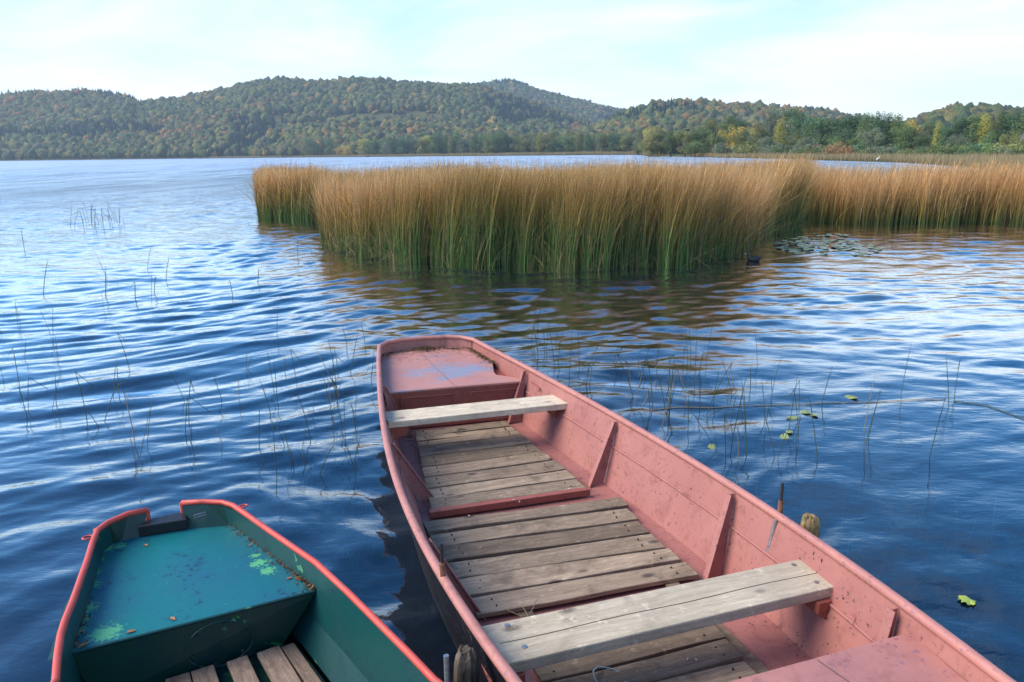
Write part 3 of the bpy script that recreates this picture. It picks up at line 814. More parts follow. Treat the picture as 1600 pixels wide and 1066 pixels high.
# ------------------------------------------------------------------ WATER
def wave_field(X, Y, cell):
    rng = np.random.default_rng(5)
    z = np.zeros_like(X); K = 60
    lam = np.exp(np.concatenate([rng.uniform(math.log(.20), math.log(1.05), 46), rng.uniform(math.log(.10), math.log(.22), 14)]))
    ang = rng.normal(0, .50, K) + np.where(rng.random(K) < .22, rng.normal(0, .7, K), 0)
    ph = rng.uniform(0, 2 * PI, K)
    # slow warping of the phase keeps crests from running dead straight
    wx = (vnoise(X / 2.3, Y / 2.3, 21) - .5) * 0.9 + (vnoise(X / 7, Y / 7, 22) - .5) * 2.4
    wy = (vnoise(X / 2.3, Y / 2.3, 31) - .5) * 0.9 + (vnoise(X / 7, Y / 7, 32) - .5) * 2.4
    for l, a, p in zip(lam, ang, ph):
        k = 2 * PI / l
        # crests lie across the view, tilted a little up to the right
        kx, ky = math.sin(a - .16) * k, math.cos(a - .16) * k
        slope = .0195 * (l / .5) ** .30
        amp = slope / k * smooth(1.6, 3.5, l / cell)
        th = kx * (X + wx) + ky * (Y + wy) + p
        z += amp * (np.sin(th) + .22 * np.sin(2 * th + 1.2))
    g = .55 + .9 * vnoise(X / 3.1, Y / 1.9, 41)
    calm = 1 - .50 * smooth(0.3, 3.0, X) * smooth(16, 9, Y)
    lee = 1 - .35 * smooth(12, 15, Y) * smooth(-3, 2, X) * smooth(60, 25, Y)
    return z * g * calm * lee
ang = np.linspace(-.98, .98, 620)
rr_ = np.concatenate([np.geomspace(1.1, 60, 900), np.geomspace(60, 260, 160)[1:], np.geomspace(260, 2400, 60)[1:]])
AA, RR = np.meshgrid(ang, rr_)
X = np.sin(AA) * RR; Y = np.cos(AA) * RR
Z = wave_field(X, Y, RR * .006) * smooth(260, 60, RR)
v = np.stack([X.ravel(), Y.ravel(), Z.ravel()], 1)
f = grid_faces(len(rr_), len(ang))
# the rest of the lake: wide flat ring round the fine sheet
a2 = np.linspace(.98, 2 * PI - .98, 40); r2 = np.array([1.1, 4, 12, 40, 150, 600, 2400])
A2g, R2g = np.meshgrid(a2, r2)
v2 = np.stack([(np.sin(A2g) * R2g).ravel(), (np.cos(A2g) * R2g).ravel(), np.zeros(A2g.size)], 1)
f2 = grid_faces(len(r2), len(a2)) + len(v)
# inner cap
tot = len(v) + len(v2)
a3 = np.linspace(-.98, 2 * PI - .98, 60)
v3 = np.concatenate([[[0, 0, 0]], np.stack([np.sin(a3) * 1.101, np.cos(a3) * 1.101, np.zeros(60)], 1)])
f3 = np.array([[tot, tot + 1 + i, tot + 1 + i, tot + 2 + i] for i in range(59)])
t = NT('lake_water')
g = t.n.new('ShaderNodeNewGeometry')
mp = t.n.new('ShaderNodeMapping'); mp.inputs['Scale'].default_value = (1, 2.2, 1); t.L(g.outputs['Position'], mp.inputs['Vector'])
na = t.noise(mp.outputs[0], 1.3, 4, .55, .2); nb_ = t.noise(mp.outputs[0], 9, 3, .55, .3); nf = t.noise(mp.outputs[0], .35, 5, .6)
cd = t.n.new('ShaderNodeCameraData')
farf = t.ramp(t.math('DIVIDE', cd.outputs['View Distance'], 100.0), [(.10, 0.), (.5, 1.)])
b1 = t.bump(nb_, .13, .02)
b2n = t.n.new('ShaderNodeBump'); b2n.inputs['Distance'].default_value = .12; t.L(na, b2n.inputs['Height']); t.L(b1, b2n.inputs['Normal']); t.L(farf, b2n.inputs['Strength'])
nrm = b2n.outputs['Normal']
fr = t.n.new('ShaderNodeFresnel'); fr.inputs['IOR'].default_value = 1.333; t.L(nrm, fr.inputs['Normal'])
gl_ = t.n.new('ShaderNodeBsdfGlossy'); t.L(t.ramp(t.math('DIVIDE', cd.outputs['View Distance'], 400.0), [(.03, .02), (.12, .14), (.6, .40)]), gl_.inputs['Roughness']); t.L(nrm, gl_.inputs['Normal'])
tr_ = t.n.new('ShaderNodeBsdfTransparent'); tr_.inputs['Color'].default_value = (.45, .62, .75, 1)
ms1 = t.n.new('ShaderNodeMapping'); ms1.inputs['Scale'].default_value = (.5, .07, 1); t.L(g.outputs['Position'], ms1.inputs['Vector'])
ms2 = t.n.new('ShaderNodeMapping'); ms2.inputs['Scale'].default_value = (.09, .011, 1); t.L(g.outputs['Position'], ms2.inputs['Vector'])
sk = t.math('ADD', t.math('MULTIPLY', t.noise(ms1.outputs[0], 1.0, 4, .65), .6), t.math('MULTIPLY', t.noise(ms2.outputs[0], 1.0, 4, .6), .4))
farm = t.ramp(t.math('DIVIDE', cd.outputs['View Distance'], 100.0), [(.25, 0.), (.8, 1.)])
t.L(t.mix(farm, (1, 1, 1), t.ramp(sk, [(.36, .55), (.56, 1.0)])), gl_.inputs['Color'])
mxs = t.n.new('ShaderNodeMixShader'); t.L(t.math('MULTIPLY', fr.outputs[0], 2.6, True), mxs.inputs[0])
df_ = t.n.new('ShaderNodeBsdfDiffuse'); df_.inputs['Color'].default_value = (.004, .018, .045, 1)
bm_ = t.n.new('ShaderNodeMixShader'); bm_.inputs[0].default_value = .35; t.L(tr_.outputs[0], bm_.inputs[1]); t.L(df_.outputs[0], bm_.inputs[2])
t.L(bm_.outputs[0], mxs.inputs[1]); t.L(gl_.outputs[0], mxs.inputs[2])
t.L(mxs.outputs[0], t.out.inputs['Surface'])
M['water'] = t.m
wm = np_mesh('water', np.concatenate([v, v2]), np.concatenate([f, f2]), M['water'], smooth=True)
tag(wm, kind='structure')

# ------------------------------------------------------------------ HAZE
t = NT('haze_air')
pv = t.n.new('ShaderNodeVolumePrincipled'); pv.inputs['Color'].default_value = (.66, .84, 1.0, 1); pv.inputs['Density'].default_value = 0.00019; pv.inputs['Anisotropy'].default_value = .2
t.L(pv.outputs[0], t.out.inputs['Volume'])
M['haze'] = t.m
tag(MB().box(-3600, 3600, -60, 3300, -2.2, 330).build('haze', M['haze']), kind='stuff')

# ------------------------------------------------------------------ FOREST on the hills
def icos(sub):
    import bmesh
    bm = bmesh.new(); bmesh.ops.create_icosphere(bm, subdivisions=sub, radius=1)
    bm.verts.ensure_lookup_table()
    v = np.array([x.co[:] for x in bm.verts]); f = np.array([[q.index for q in p.verts] for p in bm.faces]); bm.free()
    return v, f
iv, if_ = icos(2)
variants = []
for k in range(8):
    r = np.random.default_rng(100 + k)
    d = 1 + .30 * r.standard_normal(len(iv)) * .8
    vv = iv * d[:, None]; vv[:, 2] = vv[:, 2] * .95
    variants.append(vv)
con = []
for k in range(3):
    r = np.random.default_rng(200 + k)
    vv = iv.copy(); rad = np.clip(1 - (vv[:, 2] + 1) / 2, 0.02, 1)
    ang_ = np.arctan2(vv[:, 1], vv[:, 0]); q = rad * .55 * (1 + .25 * r.standard_normal(len(iv)))
    vv = np.stack([np.cos(ang_) * q, np.sin(ang_) * q, vv[:, 2] * 1.25], 1)
    con.append(vv)
rng = np.random.default_rng(77)
NT_ = 125000
cu = rng.uniform(-.80, .80, NT_); cy = np.sqrt(rng.uniform(200. ** 2, 2400. ** 2, NT_))
s_ = shore(cu)
ok = cy > s_ + 8
ok &= ~((cu > U(470)) & (cy < s_ + 45) & (cu < U(1015)))
ok &= ~((cu >= U(1015)) & (cy < 420))
cu, cy = cu[ok], cy[ok]
hz = terrain(cu, cy)
# keep only trees whose top shows over the ground in front of them
gy = np.geomspace(60, 2500, 260); gu = np.linspace(-.82, .82, 500)
GU, GY = np.meshgrid(gu, gy); GZ = (terrain(GU, GY) + np.where(GY > shore(GU) + 40, 7.0, 0) - H) / GY
GM = np.maximum.accumulate(GZ, 0)
iu = np.clip(np.searchsorted(gu, cu), 0, 499); iy = np.clip(np.searchsorted(gy, cy * .97) - 1, 0, 259)
vis = (hz + 14 - H) / cy > GM[iy, iu] - .0015
cu, cy, hz = cu[vis], cy[vis], hz[vis]
cx0 = cu * cy
big = vnoise(cx0 / 170, cy / 170, 51); med = vnoise(cx0 / 60, cy / 60, 52)
clear = (np.abs(cu - U(560)) < .11) & (np.abs(cy - 1180) < 70) & (med > .25)
keep = ~clear | (rng.random(len(cu)) < .25)
cu, cy, hz, cx0, big, med, clear = [a[keep] for a in (cu, cy, hz, cx0, big, med, clear)]
print('forest trees', len(cu))
n = len(cu)
isc = ((vnoise(cx0 / 120, cy / 150, 61) > .80) | ((cu > U(950)) & (cu < U(1090)) & (med > .55) & (cy > 600)) | ((np.abs(cu - U(200)) < .03) & (cy > 1450))) & (rng.random(n) < .85) & (cu < U(1300))
pal = np.array([(.040, .075, .036), (.060, .095, .038), (.085, .105, .038), (.13, .10, .042), (.17, .092, .042), (.17, .155, .055), (.065, .08, .05)])
w = np.stack([1.2 - big, np.full(n, .9), .4 + big * .6, np.clip(big - .35, 0, 1) * 1.6, np.clip(med * big - .42, 0, 1) * .8, np.clip(.5 - big, 0, 1) * .5 + clear * 1.5, np.full(n, .6)], 1)
w = np.cumsum(w / w.sum(1, keepdims=True), 1)
ci = (rng.random(n)[:, None] > w).sum(1).clip(0, len(pal) - 1)
colr = pal[ci] * rng.uniform(1.0, 1.45, (n, 1)) * np.array([1.28, 1.0, .82])
colr[isc] = np.array((.016, .036, .028)) * rng.uniform(.7, 1.3, (isc.sum(), 1))
V, Fc, Cc = [], [], []
base = 0
rot = rng.uniform(0, 2 * PI, n); sc_ = np.exp(rng.normal(0, .24, n)).clip(.6, 1.6)
near = smooth(900, 400, cy)
for i in range(n):
    if isc[i]:
        vv = con[i % 3]; r0 = 6.0 * sc_[i]; h0 = 6.2 * sc_[i]
    else:
        vv = variants[i % 8]; r0 = 4.1 * sc_[i]; h0 = 5.6 * sc_[i]
        if clear[i]: r0 *= .5; h0 *= .4
    c, s = math.cos(rot[i]), math.sin(rot[i])
    p = np.empty_like(vv)
    p[:, 0] = (vv[:, 0] * c - vv[:, 1] * s) * r0 + cx0[i]; p[:, 1] = (vv[:, 0] * s + vv[:, 1] * c) * r0 + cy[i]; p[:, 2] = vv[:, 2] * h0 + hz[i] + h0 * .75
    V.append(p); Fc.append(if_ + base); base += len(vv)
    Cc.append(np.repeat(colr[i][None], len(vv), 0))
M['forest'] = mat_tint('forest_foliage', .9, .42, .55, spec=.1)
fo = np_mesh('forest', np.concatenate(V), np.concatenate(Fc), M['forest'], np.concatenate(Cc))
tag(fo, 'mixed autumn forest covering the hills beyond the lake', 'forest', kind='stuff')

# ------------------------------------------------------------------ TREES AND BUSHES on the near shore
def crown_mesh(name, seed, nleaf, shape, leaf=.36):
    """leaf-sized faces spread over a cloud of lobes; shape: round, poplar, spread, bush"""
    r = np.random.default_rng(seed)
    if shape == 'poplar': L = [(r.normal(0, .6), r.normal(0, .6), z, rr, rr * 1.7) for z, rr in zip(np.linspace(3.0, 11.5, 13), [1.6, 2.0, 2.3, 2.4, 2.4, 2.3, 2.2, 2.1, 1.9, 1.6, 1.4, 1.1, .8])]
    elif shape == 'bush': L = [(r.uniform(-2.0, 2.0), r.uniform(-1.6, 1.6), r.uniform(.5, 2.1), r.uniform(.7, 1.3), r.uniform(.6, 1.1)) for _ in range(11)]
    elif shape == 'spread': L = [(r.normal(0, 2.6), r.normal(0, 2.2), r.uniform(2.2, 8.6), r.uniform(1.2, 2.1), r.uniform(1.0, 1.6)) for _ in range(20)]
    else:
        L = []
        for _ in range(24):
            z = r.uniform(2.0, 10.4); k = math.sqrt(max(.08, 1 - ((z - 6.0) / 5.2) ** 2)) * 3.3
            a = r.uniform(0, 2 * PI); q = k * math.sqrt(r.uniform(.1, 1))
            L.append((math.cos(a) * q, math.sin(a) * q, z, r.uniform(1.2, 1.9), r.uniform(1.0, 1.6)))
    L = np.array(L)
    wgt = L[:, 3] ** 2; idx = r.choice(len(L), nleaf, p=wgt / wgt.sum())
    d = r.standard_normal((nleaf, 3)); d /= np.linalg.norm(d, axis=1)[:, None]
    rad = r.uniform(.62, 1.08, nleaf)[:, None]
    P = L[idx][:, :3] + d * rad * L[idx][:, [3, 3, 4]]
    P[:, 2] = np.maximum(P[:, 2], .15)
    nrm = d + r.normal(0, .55, (nleaf, 3)); nrm[:, 2] += .25; nrm /= np.linalg.norm(nrm, axis=1)[:, None]
    t1 = np.cross(nrm, r.standard_normal((nleaf, 3))); t1 /= np.linalg.norm(t1, axis=1)[:, None]; t2_ = np.cross(nrm, t1)
    s = (leaf * r.uniform(.6, 1.3, nleaf))[:, None]
    V = np.stack([P - t1 * s * .5, P + t2_ * s * .32, P + t1 * s * .5, P - t2_ * s * .32], 1).reshape(-1, 3)
    f = np.arange(nleaf * 4).reshape(-1, 4)
    lobe = r.uniform(.8, 1.2, len(L))[idx]
    c = np.repeat((lobe * r.uniform(.72, 1.3, nleaf))[:, None] * np.array([[1, 1, 1]]) * np.stack([r.uniform(.9, 1.2, nleaf), np.ones(nleaf), r.uniform(.8, 1.1, nleaf)], 1), 4, 0)
    return V, f, c
M['leaf'] = mat_tint('leaf_foliage', .7, 0, 0, .25, obj_tint=True, spec=.25)
M['bark'] = mat_plain('grey_bark', (.10, .085, .07), .9, 3, .4)
def trunk_mb(shape, seed):
    r = random.Random(seed); mb = MB()
    top = {'poplar': 10.5, 'bush': 1.3, 'spread': 6.5}.get(shape, 8.5)
    r0 = {'bush': .07}.get(shape, .24)
    mb.tube([(0, 0, -.3), (r.uniform(-.1, .1), r.uniform(-.1, .1), top * .3), (r.uniform(-.3, .3), r.uniform(-.3, .3), top * .65), (r.uniform(-.4, .4), 0, top)], [r0 * 1.25, r0, r0 * .6, r0 * .15], 7)
    for k in range(9 if shape != 'bush' else 6):
        a = r.uniform(0, 2 * PI); z = top * r.uniform(.15, .75); q = {'bush': 1.4, 'poplar': 1.6}.get(shape, 2.8) * r.uniform(.6, 1.1)
        mb.tube([(0, 0, z), (math.cos(a) * q * .5, math.sin(a) * q * .5, z + q * .45), (math.cos(a) * q, math.sin(a) * q, z + q * .8)], [r0 * .4, r0 * .25, r0 * .06], 5)
    return mb
PROTO = {}
for shape, nk, nl in (('round', 4, 5200), ('poplar', 3, 4200), ('spread', 3, 4200), ('bush', 4, 1900)):
    PROTO[shape] = []
    for k in range(nk):
        V, f, c = crown_mesh('crown', 500 + k * 13 + len(shape), nl, shape, .36 if shape != 'bush' else .26)
        nm = 'bush' if shape == 'bush' else 'tree'
        root = empty(nm, (0, 0, -50))
        cr = np_mesh('foliage' if shape == 'bush' else 'crown', V, f, M['leaf'], c, parent=root)
        tk = trunk_mb(shape, k).build('stem' if shape == 'bush' else 'trunk', M['bark'], root, smooth=True)
        PROTO[shape].append([root, False])
GR = {'deep green': (.062, .115, .055), 'mid green': (.090, .135, .050), 'olive green': (.135, .15, .055), 'grey green': (.115, .14, .09), 'yellow green': (.24, .24, .055), 'golden yellow': (.34, .27, .06), 'rusty brown': (.21, .13, .065)}
cnt = {}
placed = []
def plant(shape, px, Y, toppx, colname, width=1.0, zb=None):
    pr = PROTO[shape][random.randrange(len(PROTO[shape]))]
    if not pr[1]: r = pr[0]; pr[1] = True
    else: r = copy_tree(pr[0])
    x = x_at(px, Y)
    z0 = float(terrain(np.array([x / Y]), np.array([float(Y)]))[0]); z0 = max(z0, .1) - .1
    h = height_at(px, toppx, Y) - z0
    nat = {'round': 11.8, 'poplar': 12.6, 'spread': 9.8, 'bush': 3.1}[shape]
    k = h / nat
    r.location = (x, Y, z0); r.scale = (k * width, k * width, k); r.rotation_euler = (0, 0, random.uniform(0, 2 * PI))
    g = GR[colname]; j = random.uniform(1.25, 1.85)
    for ch in r.children:
        if ch.name.split('.')[0] in ('crown', 'foliage'): ch.color = (g[0] * j, g[1] * j, g[2] * j, 1)
    placed.append((px, Y, shape, colname, h, r))
# right shore: (shape, px, distance, top px, colour, width)
T = [
 ('round', 1032, 300, 206, 'olive green', 1.3), ('round', 1052, 296, 204, 'mid green', 1.2), ('spread', 1018, 300, 220, 'olive green', 1.2), ('round', 1075, 292, 200, 'olive green', 1.2), ('round', 1098, 288, 196, 'mid green', 1.2),
 ('spread', 1090, 278, 214, 'mid green', 1.3), ('round', 1120, 300, 184, 'olive green', 1.1), ('round', 1140, 290, 180, 'mid green', 1.15), ('spread', 1150, 262, 196, 'golden yellow', .9), ('round', 1128, 270, 208, 'mid green', 1.2),
 ('spread', 1170, 255, 205, 'olive green', 1.2), ('round', 1160, 300, 186, 'deep green', 1.1), ('round', 1186, 270, 192, 'olive green', 1.05), ('spread', 1200, 240, 208, 'grey green', 1.1), ('poplar', 1207, 290, 172, 'grey green', 1.0),
 ('poplar', 1222, 250, 184, 'yellow green', .9), ('round', 1236, 270, 169, 'deep green', 1.25), ('round', 1254, 262, 172, 'deep green', 1.0), ('spread', 1240, 225, 205, 'olive green', 1.1), ('round', 1272, 250, 184, 'mid green', .9),
 ('round', 1286, 225, 176, 'deep green', 1.15), ('round', 1304, 222, 178, 'deep green', 1.1), ('spread', 1262, 205, 208, 'grey green', 1.1), ('round', 1325, 215, 179, 'deep green', 1.0), ('poplar', 1340, 215, 178, 'deep green', 1.1),
 ('poplar', 1356, 210, 176, 'mid green', 1.15), ('poplar', 1372, 205, 175, 'deep green', 1.2), ('poplar', 1388, 205, 176, 'mid green', 1.2), ('poplar', 1403, 203, 178, 'mid green', 1.1), ('spread', 1418, 210, 186, 'golden yellow', .8),
 ('round', 1412, 190, 190, 'mid green', 1.1), ('spread', 1365, 180, 198, 'grey green', .9), ('round', 1432, 190, 194, 'grey green', 1.0), ('round', 1450, 190, 190, 'mid green', .9), ('poplar', 1467, 185, 188, 'yellow green', .7), ('round', 1445, 165, 206, 'mid green', 1.0),
 ('round', 1480, 180, 192, 'deep green', .9), ('round', 1505, 180, 176, 'deep green', 1.0), ('poplar', 1522, 178, 176, 'mid green', 1.2), ('poplar', 1538, 176, 178, 'yellow green', 1.0), ('round', 1548, 165, 202, 'mid green', .9), ('round', 1565, 178, 174, 'mid green', .9), ('round', 1582, 175, 174, 'deep green', 1.0), ('poplar', 1600, 172, 176, 'mid green', 1.2),
 ('spread', 1575, 150, 202, 'olive green', 1.1), ('round', 1622, 168, 176, 'deep green', 1.0), ('round', 1645, 170, 180, 'mid green', 1.0), ('spread', 1500, 160, 208, 'grey green', 1.0), ('spread', 1340, 190, 208, 'mid green', 1.0), ('spread', 1310, 190, 206, 'mid green', 1.1)]
for a in T: plant(a[0], a[1], a[2], a[3], a[4], a[5])
# middle shore, farther off
random.seed(21)
px = 484
while px < 1016:
    Y = float(shore(np.array([U(px)]))[0]) + random.uniform(12, 45)
    top = np.interp(px, [480, 560, 620, 660, 780, 870, 930, 1016], [214, 216, 210, 205, 207, 207, 203, 200]) + random.uniform(-4, 8)
    cn_ = random.choices(['deep green', 'mid green', 'olive green', 'grey green', 'yellow green', 'golden yellow'], [4, 4, 3, 2, 1.2, .3])[0]
    if 535 < px < 556: cn_ = 'golden yellow'; top = 226
    plant(random.choice(['round', 'round', 'spread', 'poplar'] if px > 640 else ['round', 'spread']), px, Y, top, cn_, random.uniform(1.0, 1.35))
    px += random.uniform(7, 11)
# bushes along the foot of the wood
px = 1135
while px < 1640:
    Y = float(shore(np.array([U(px)]))[0]) + random.uniform(14, 40)
    Y = max(Y, 118 + random.uniform(0, 30))
    top = np.interp(px, [1130, 1200, 1300, 1450, 1640], [222, 226, 222, 224, 222]) + random.uniform(-7, 8)
    plant('bush', px, Y, top, random.choices(['grey green', 'mid green', 'olive green', 'deep green', 'rusty brown', 'yellow green'], [4, 3, 3, 4, 1, 1])[0], random.uniform(.9, 1.25))
    px += random.uniform(6, 12)
for shape in PROTO:
    for pr in PROTO[shape]:
        if not pr[1]:
            for c in list(pr[0].children): bpy.data.objects.remove(c)
            bpy.data.objects.remove(pr[0])
# labels: kind, colour and counted place within its stretch of shore
def ordinal(i):
    w_ = ['first', 'second', 'third', 'fourth', 'fifth', 'sixth', 'seventh', 'eighth', 'ninth', 'tenth', 'eleventh', 'twelfth', 'thirteenth', 'fourteenth', 'fifteenth', 'sixteenth', 'seventeenth', 'eighteenth', 'nineteenth', 'twentieth']
    if i <= 20: return w_[i - 1]
    t_ = {2: 'twenty', 3: 'thirty', 4: 'forty', 5: 'fifty'}[i // 10]
    return (t_ + '-' + w_[i % 10 - 1]) if i % 10 else {2: 'twentieth', 3: 'thirtieth', 4: 'fortieth', 5: 'fiftieth'}[i // 10]
FORM = {'round': 'full rounded', 'poplar': 'tall narrow', 'spread': 'loose spreading', 'bush': 'low'}
buckets = {}
for p in sorted(placed, key=lambda q: q[0]):
    zone = 'on the far middle shore' if p[0] < 1016 else 'on the right shore'
    kind_ = 'bush' if p[2] == 'bush' else 'tree'
    key = (zone, kind_, FORM[p[2]], p[3])
    buckets.setdefault(key, []).append(p)
for (zone, kind_, form, cname), lst in buckets.items():
    for i, p in enumerate(lst):
        o_ = f'{ordinal(i + 1)} from the left of the ' if len(lst) > 1 else 'the only '
        plural = ('bushes' if kind_ == 'bush' else 'trees') if len(lst) > 1 else kind_
        tag(p[5], f'{o_}{form} {cname} {plural} {zone}', kind_, 'bushes at the edge of the marsh' if kind_ == 'bush' else ('trees along the far middle shore' if p[0] < 1016 else 'trees of the wood on the right shore'))

# ------------------------------------------------------------------ REEDS
def ribbons(P0, height, lean, bend, width, c_lo, c_mid, c_hi, tr, segs=4, seed=1, kink=None):
    """P0 (n,2) base, lean (n,2) tip offset; returns verts, faces, colours"""
    r = np.random.default_rng(seed); n = len(P0)
    th = r.uniform(0, PI, n); wx, wy = np.cos(th) * width / 2, np.sin(th) * width / 2 * .4
    V = np.empty((n, segs + 1, 2, 3)); C = np.empty((n, segs + 1, 2, 3))
    for k in range(segs + 1):
        t = k / segs
        off = t ** bend
        x = P0[:, 0] + lean[:, 0] * off; y = P0[:, 1] + lean[:, 1] * off
        L = np.hypot(lean[:, 0], lean[:, 1])
        z = np.sqrt(np.maximum(height ** 2 - (L * .9) ** 2, .05)) * t * (1 - .06 * t * L) - .08 * (1 - t)
        if kink is not None:
            kk = (t > kink[0]); z = np.where(kk, z - (t - kink[0]) * kink[1], z); x = x + np.where(kk, (t - kink[0]) * kink[2], 0)
        wk = 1 - .8 * t
        V[:, k, 0] = np.stack([x - wx * wk, y - wy * wk, z], 1); V[:, k, 1] = np.stack([x + wx * wk, y + wy * wk, z], 1)
        f1 = smooth(tr - .22, tr + .12, np.full(n, t))[:, None]; f2 = smooth(tr + .15, tr + .55, np.full(n, t))[:, None]
        c = c_lo * (1 - f1) + c_mid * f1; c = c * (1 - f2) + c_hi * f2
        C[:, k, 0] = c; C[:, k, 1] = c
    b = np.arange(n)[:, None] * (segs + 1) * 2 + np.arange(segs)[None] * 2
    b = b.ravel(); Fq = np.stack([b, b + 1, b + 3, b + 2], 1)
    return V.reshape(-1, 3), Fq, C.reshape(-1, 3)
M['reed'] = mat_tint('reed_stems', .6, 0, 0, .22, spec=.3)
edge = [(398, 343), (430, 346), (494, 349), (497, 386), (515, 392), (560, 405), (640, 415), (700, 419), (800, 422), (940, 425), (1060, 419), (1140, 407), (1185, 392), (1205, 374), (1262, 362), (1268, 350), (1400, 353), (1530, 350), (1600, 352), (1900, 358)]
ex = np.array([e[0] for e in edge], float); ed = []
for p in edge: ed.append(ground(*p)[1])
ed = np.array(ed)
def reed_pts(n, depth, x0, x1, seed, front=False):
    r = np.random.default_rng(seed)
    px_ = r.uniform(x0, x1, n)
    jag = (vnoise(px_ / 34, px_ * 0, 71) - .5) * .5 + .25 + (vnoise(px_ / 9, px_ * 0, 72) - .5) * .35 + r.normal(0, .16, n)
    yf = np.interp(px_, ex, ed) + jag
    if front: Y = yf + .25 + np.abs(r.normal(0, depth, n))
    else: Y = yf + .3 + depth * r.random(n) ** .8
    return np.stack([(px_ - 800) * CP / F * Y, Y], 1), px_, Y
def reed_batch(n, depth, x0, x1, seed, front, hmean=1.80):
    P, px_, Y = reed_pts(n, depth, x0, x1, seed, front)
    r = np.random.default_rng(seed + 1)
    n1 = vnoise(P[:, 0] / .8, P[:, 1] / .8, 81); n2 = vnoise(P[:, 0] / 2.6, P[:, 1] / 2.6, 82)
    h = (hmean - .28 * (1 - n2) + .12 * n1 + r.normal(0, .12, n)).clip(.7, 2.15)
    h = h * np.interp(px_, [398, 420, 520, 600, 740, 790, 1000, 1250, 1450, 1600], [.92, .95, .93, .98, 1.03, .97, 1.02, 1.0, 1.0, 1.06])
    tall = r.random(n) < .06; h = np.where(tall, h + r.uniform(.08, .36, n), h) * (1 + .10 * (vnoise(P[:, 0] / .35, P[:, 1] / .5, 85) - .5))
    if front:
        low = r.random(n) < .26; h = np.where(low, h * r.uniform(.35, .85, n), h)
    lean = np.stack([r.normal(.20, .17, n) + (n2 - .5) * .05, r.normal(-.03, .13, n)], 1) * h[:, None] / 1.8
    wild = r.random(n) < (.16 if front else .03)
    lean[wild] += r.normal(0, .5, (wild.sum(), 2)) * np.array([1, .6])
    gold = (r.random(n)[:, None])
    c_lo = np.array((.030, .090, .022)) * (1 - gold) + np.array((.070, .110, .026)) * gold
    c_mid = np.array((.15, .115, .026)) * (1 - gold) + np.array((.27, .155, .04)) * gold
    c_hi = np.array((.40, .195, .065)) * (1 - gold) + np.array((.60, .40, .19)) * gold
    lum = np.exp(r.normal(0, .5, n))[:, None]; c_lo = c_lo * lum * 1.5; c_mid = c_mid * lum * 1.5; c_hi = c_hi * (.4 + .6 * lum) * 1.4
    dead = r.random(n) < .10
    for c in (c_lo, c_mid): c[dead] = np.array((.30, .24, .13)) * r.uniform(.6, 1.1, (dead.sum(), 1))
    tr = .27 + .36 * n2 + r.normal(0, .10, n) + np.interp(px_, [400, 500, 700, 900, 1200, 1270, 1600], [.02, .02, .08, .02, -.10, -.12, -.16])
    return ribbons(P, h, lean, 1.9, r.uniform(.009, .017, n) * np.clip(Y / 17, .9, 2.2), c_lo, c_mid, c_hi, tr, 5, seed + 2)
def join(parts):
    V, Fq, C = [], [], []; b = 0
    for v_, f_, c_ in parts: V.append(v_); Fq.append(f_ + b); C.append(c_); b += len(v_)
    return np.concatenate(V), np.concatenate(Fq), np.concatenate(C)
parts = [reed_batch(30000, .7, 497, 1266, 301, True), reed_batch(38000, 14, 497, 1266, 302, False), reed_batch(5200, .5, 398, 500, 303, True), reed_batch(6500, 9, 398, 510, 304, False)]
V, f, c = join(parts)
tag(np_mesh('reed_bed', V, f, M['reed'], c), 'tall golden brown reed bed with green base standing in the lake', 'reeds', kind='stuff')
parts = [reed_batch(11000, .5, 1266, 1900, 311, True, 1.62), reed_batch(12000, 7, 1266, 1900, 312, False, 1.58)]
V, f, c = join(parts)
tag(np_mesh('reed_bed', V, f, M['reed'], c), 'brown reed bed reaching the right edge behind the quiet bay', 'reeds', kind='stuff')
# bent and broken stems in front of the bed
r = np.random.default_rng(320)
P, px_, Y = reed_pts(2000, .5, 500, 1266, 321, True)
P[:, 1] -= .12
n = len(P); h = r.uniform(.5, 1.3, n)
lean = r.normal(0, .55, (n, 2)) * np.array([1, .5])
g_ = r.random((n, 1)); cc_ = np.array((.05, .09, .025)) * g_ + np.array((.48, .36, .17)) * (1 - g_)
V, f, c = ribbons(P, np.maximum(h, np.hypot(lean[:, 0], lean[:, 1]) * 1.05), lean, 1.3, np.full(n, .014), cc_, cc_, cc_ * 1.1, np.full(n, .5), 5, 322, kink=(r.uniform(.4, .9, n), r.uniform(0, 1.6, n), r.normal(0, .5, n)))
tag(np_mesh('broken_reeds', V, f, M['reed'], c), 'bent and broken straw stems along the foot of the reed bed', 'reeds', kind='stuff')
# pale marsh strip along the far shores
def far_strip(n, x0, x1, seed, near_, far_, h0, wid):
    r = np.random.default_rng(seed); px_ = r.uniform(x0, x1, n); u = (px_ - 800) * CP / F
    Y = shore(u) + near_ + (far_ - near_) * r.random(n) ** 1.3
    P = np.stack([u * Y, Y], 1)
    n2 = vnoise(P[:, 0] / 6, P[:, 1] / 6, 91)
    h = h0 * r.uniform(.7, 1.2, n) * (.8 + .4 * n2); g = r.random((n, 1))
    chi = np.array((.55, .38, .20)) * g + np.array((.38, .33, .15)) * (1 - g); clo = np.array((.14, .16, .06)) * np.ones((n, 1))
    V, f, c = ribbons(P, h, r.normal(.05, .1, (n, 2)), 1.6, wid * Y / 150, clo, chi * .8, chi, np.full(n, .25) - n2 * .15, 2, seed + 1)
    V[:, 2] += .02
    return V, f, c
V, f, c = join([far_strip(30000, 1085, 1900, 330, -3, 40, 1.15, .10), far_strip(16000, 1280, 1900, 334, 25, 90, 1.1, .10)])
tag(np_mesh('marsh_grass', V, f, M['reed'], c), 'pale tan marsh grass along the right shore below the bushes', 'marsh grass', kind='stuff')
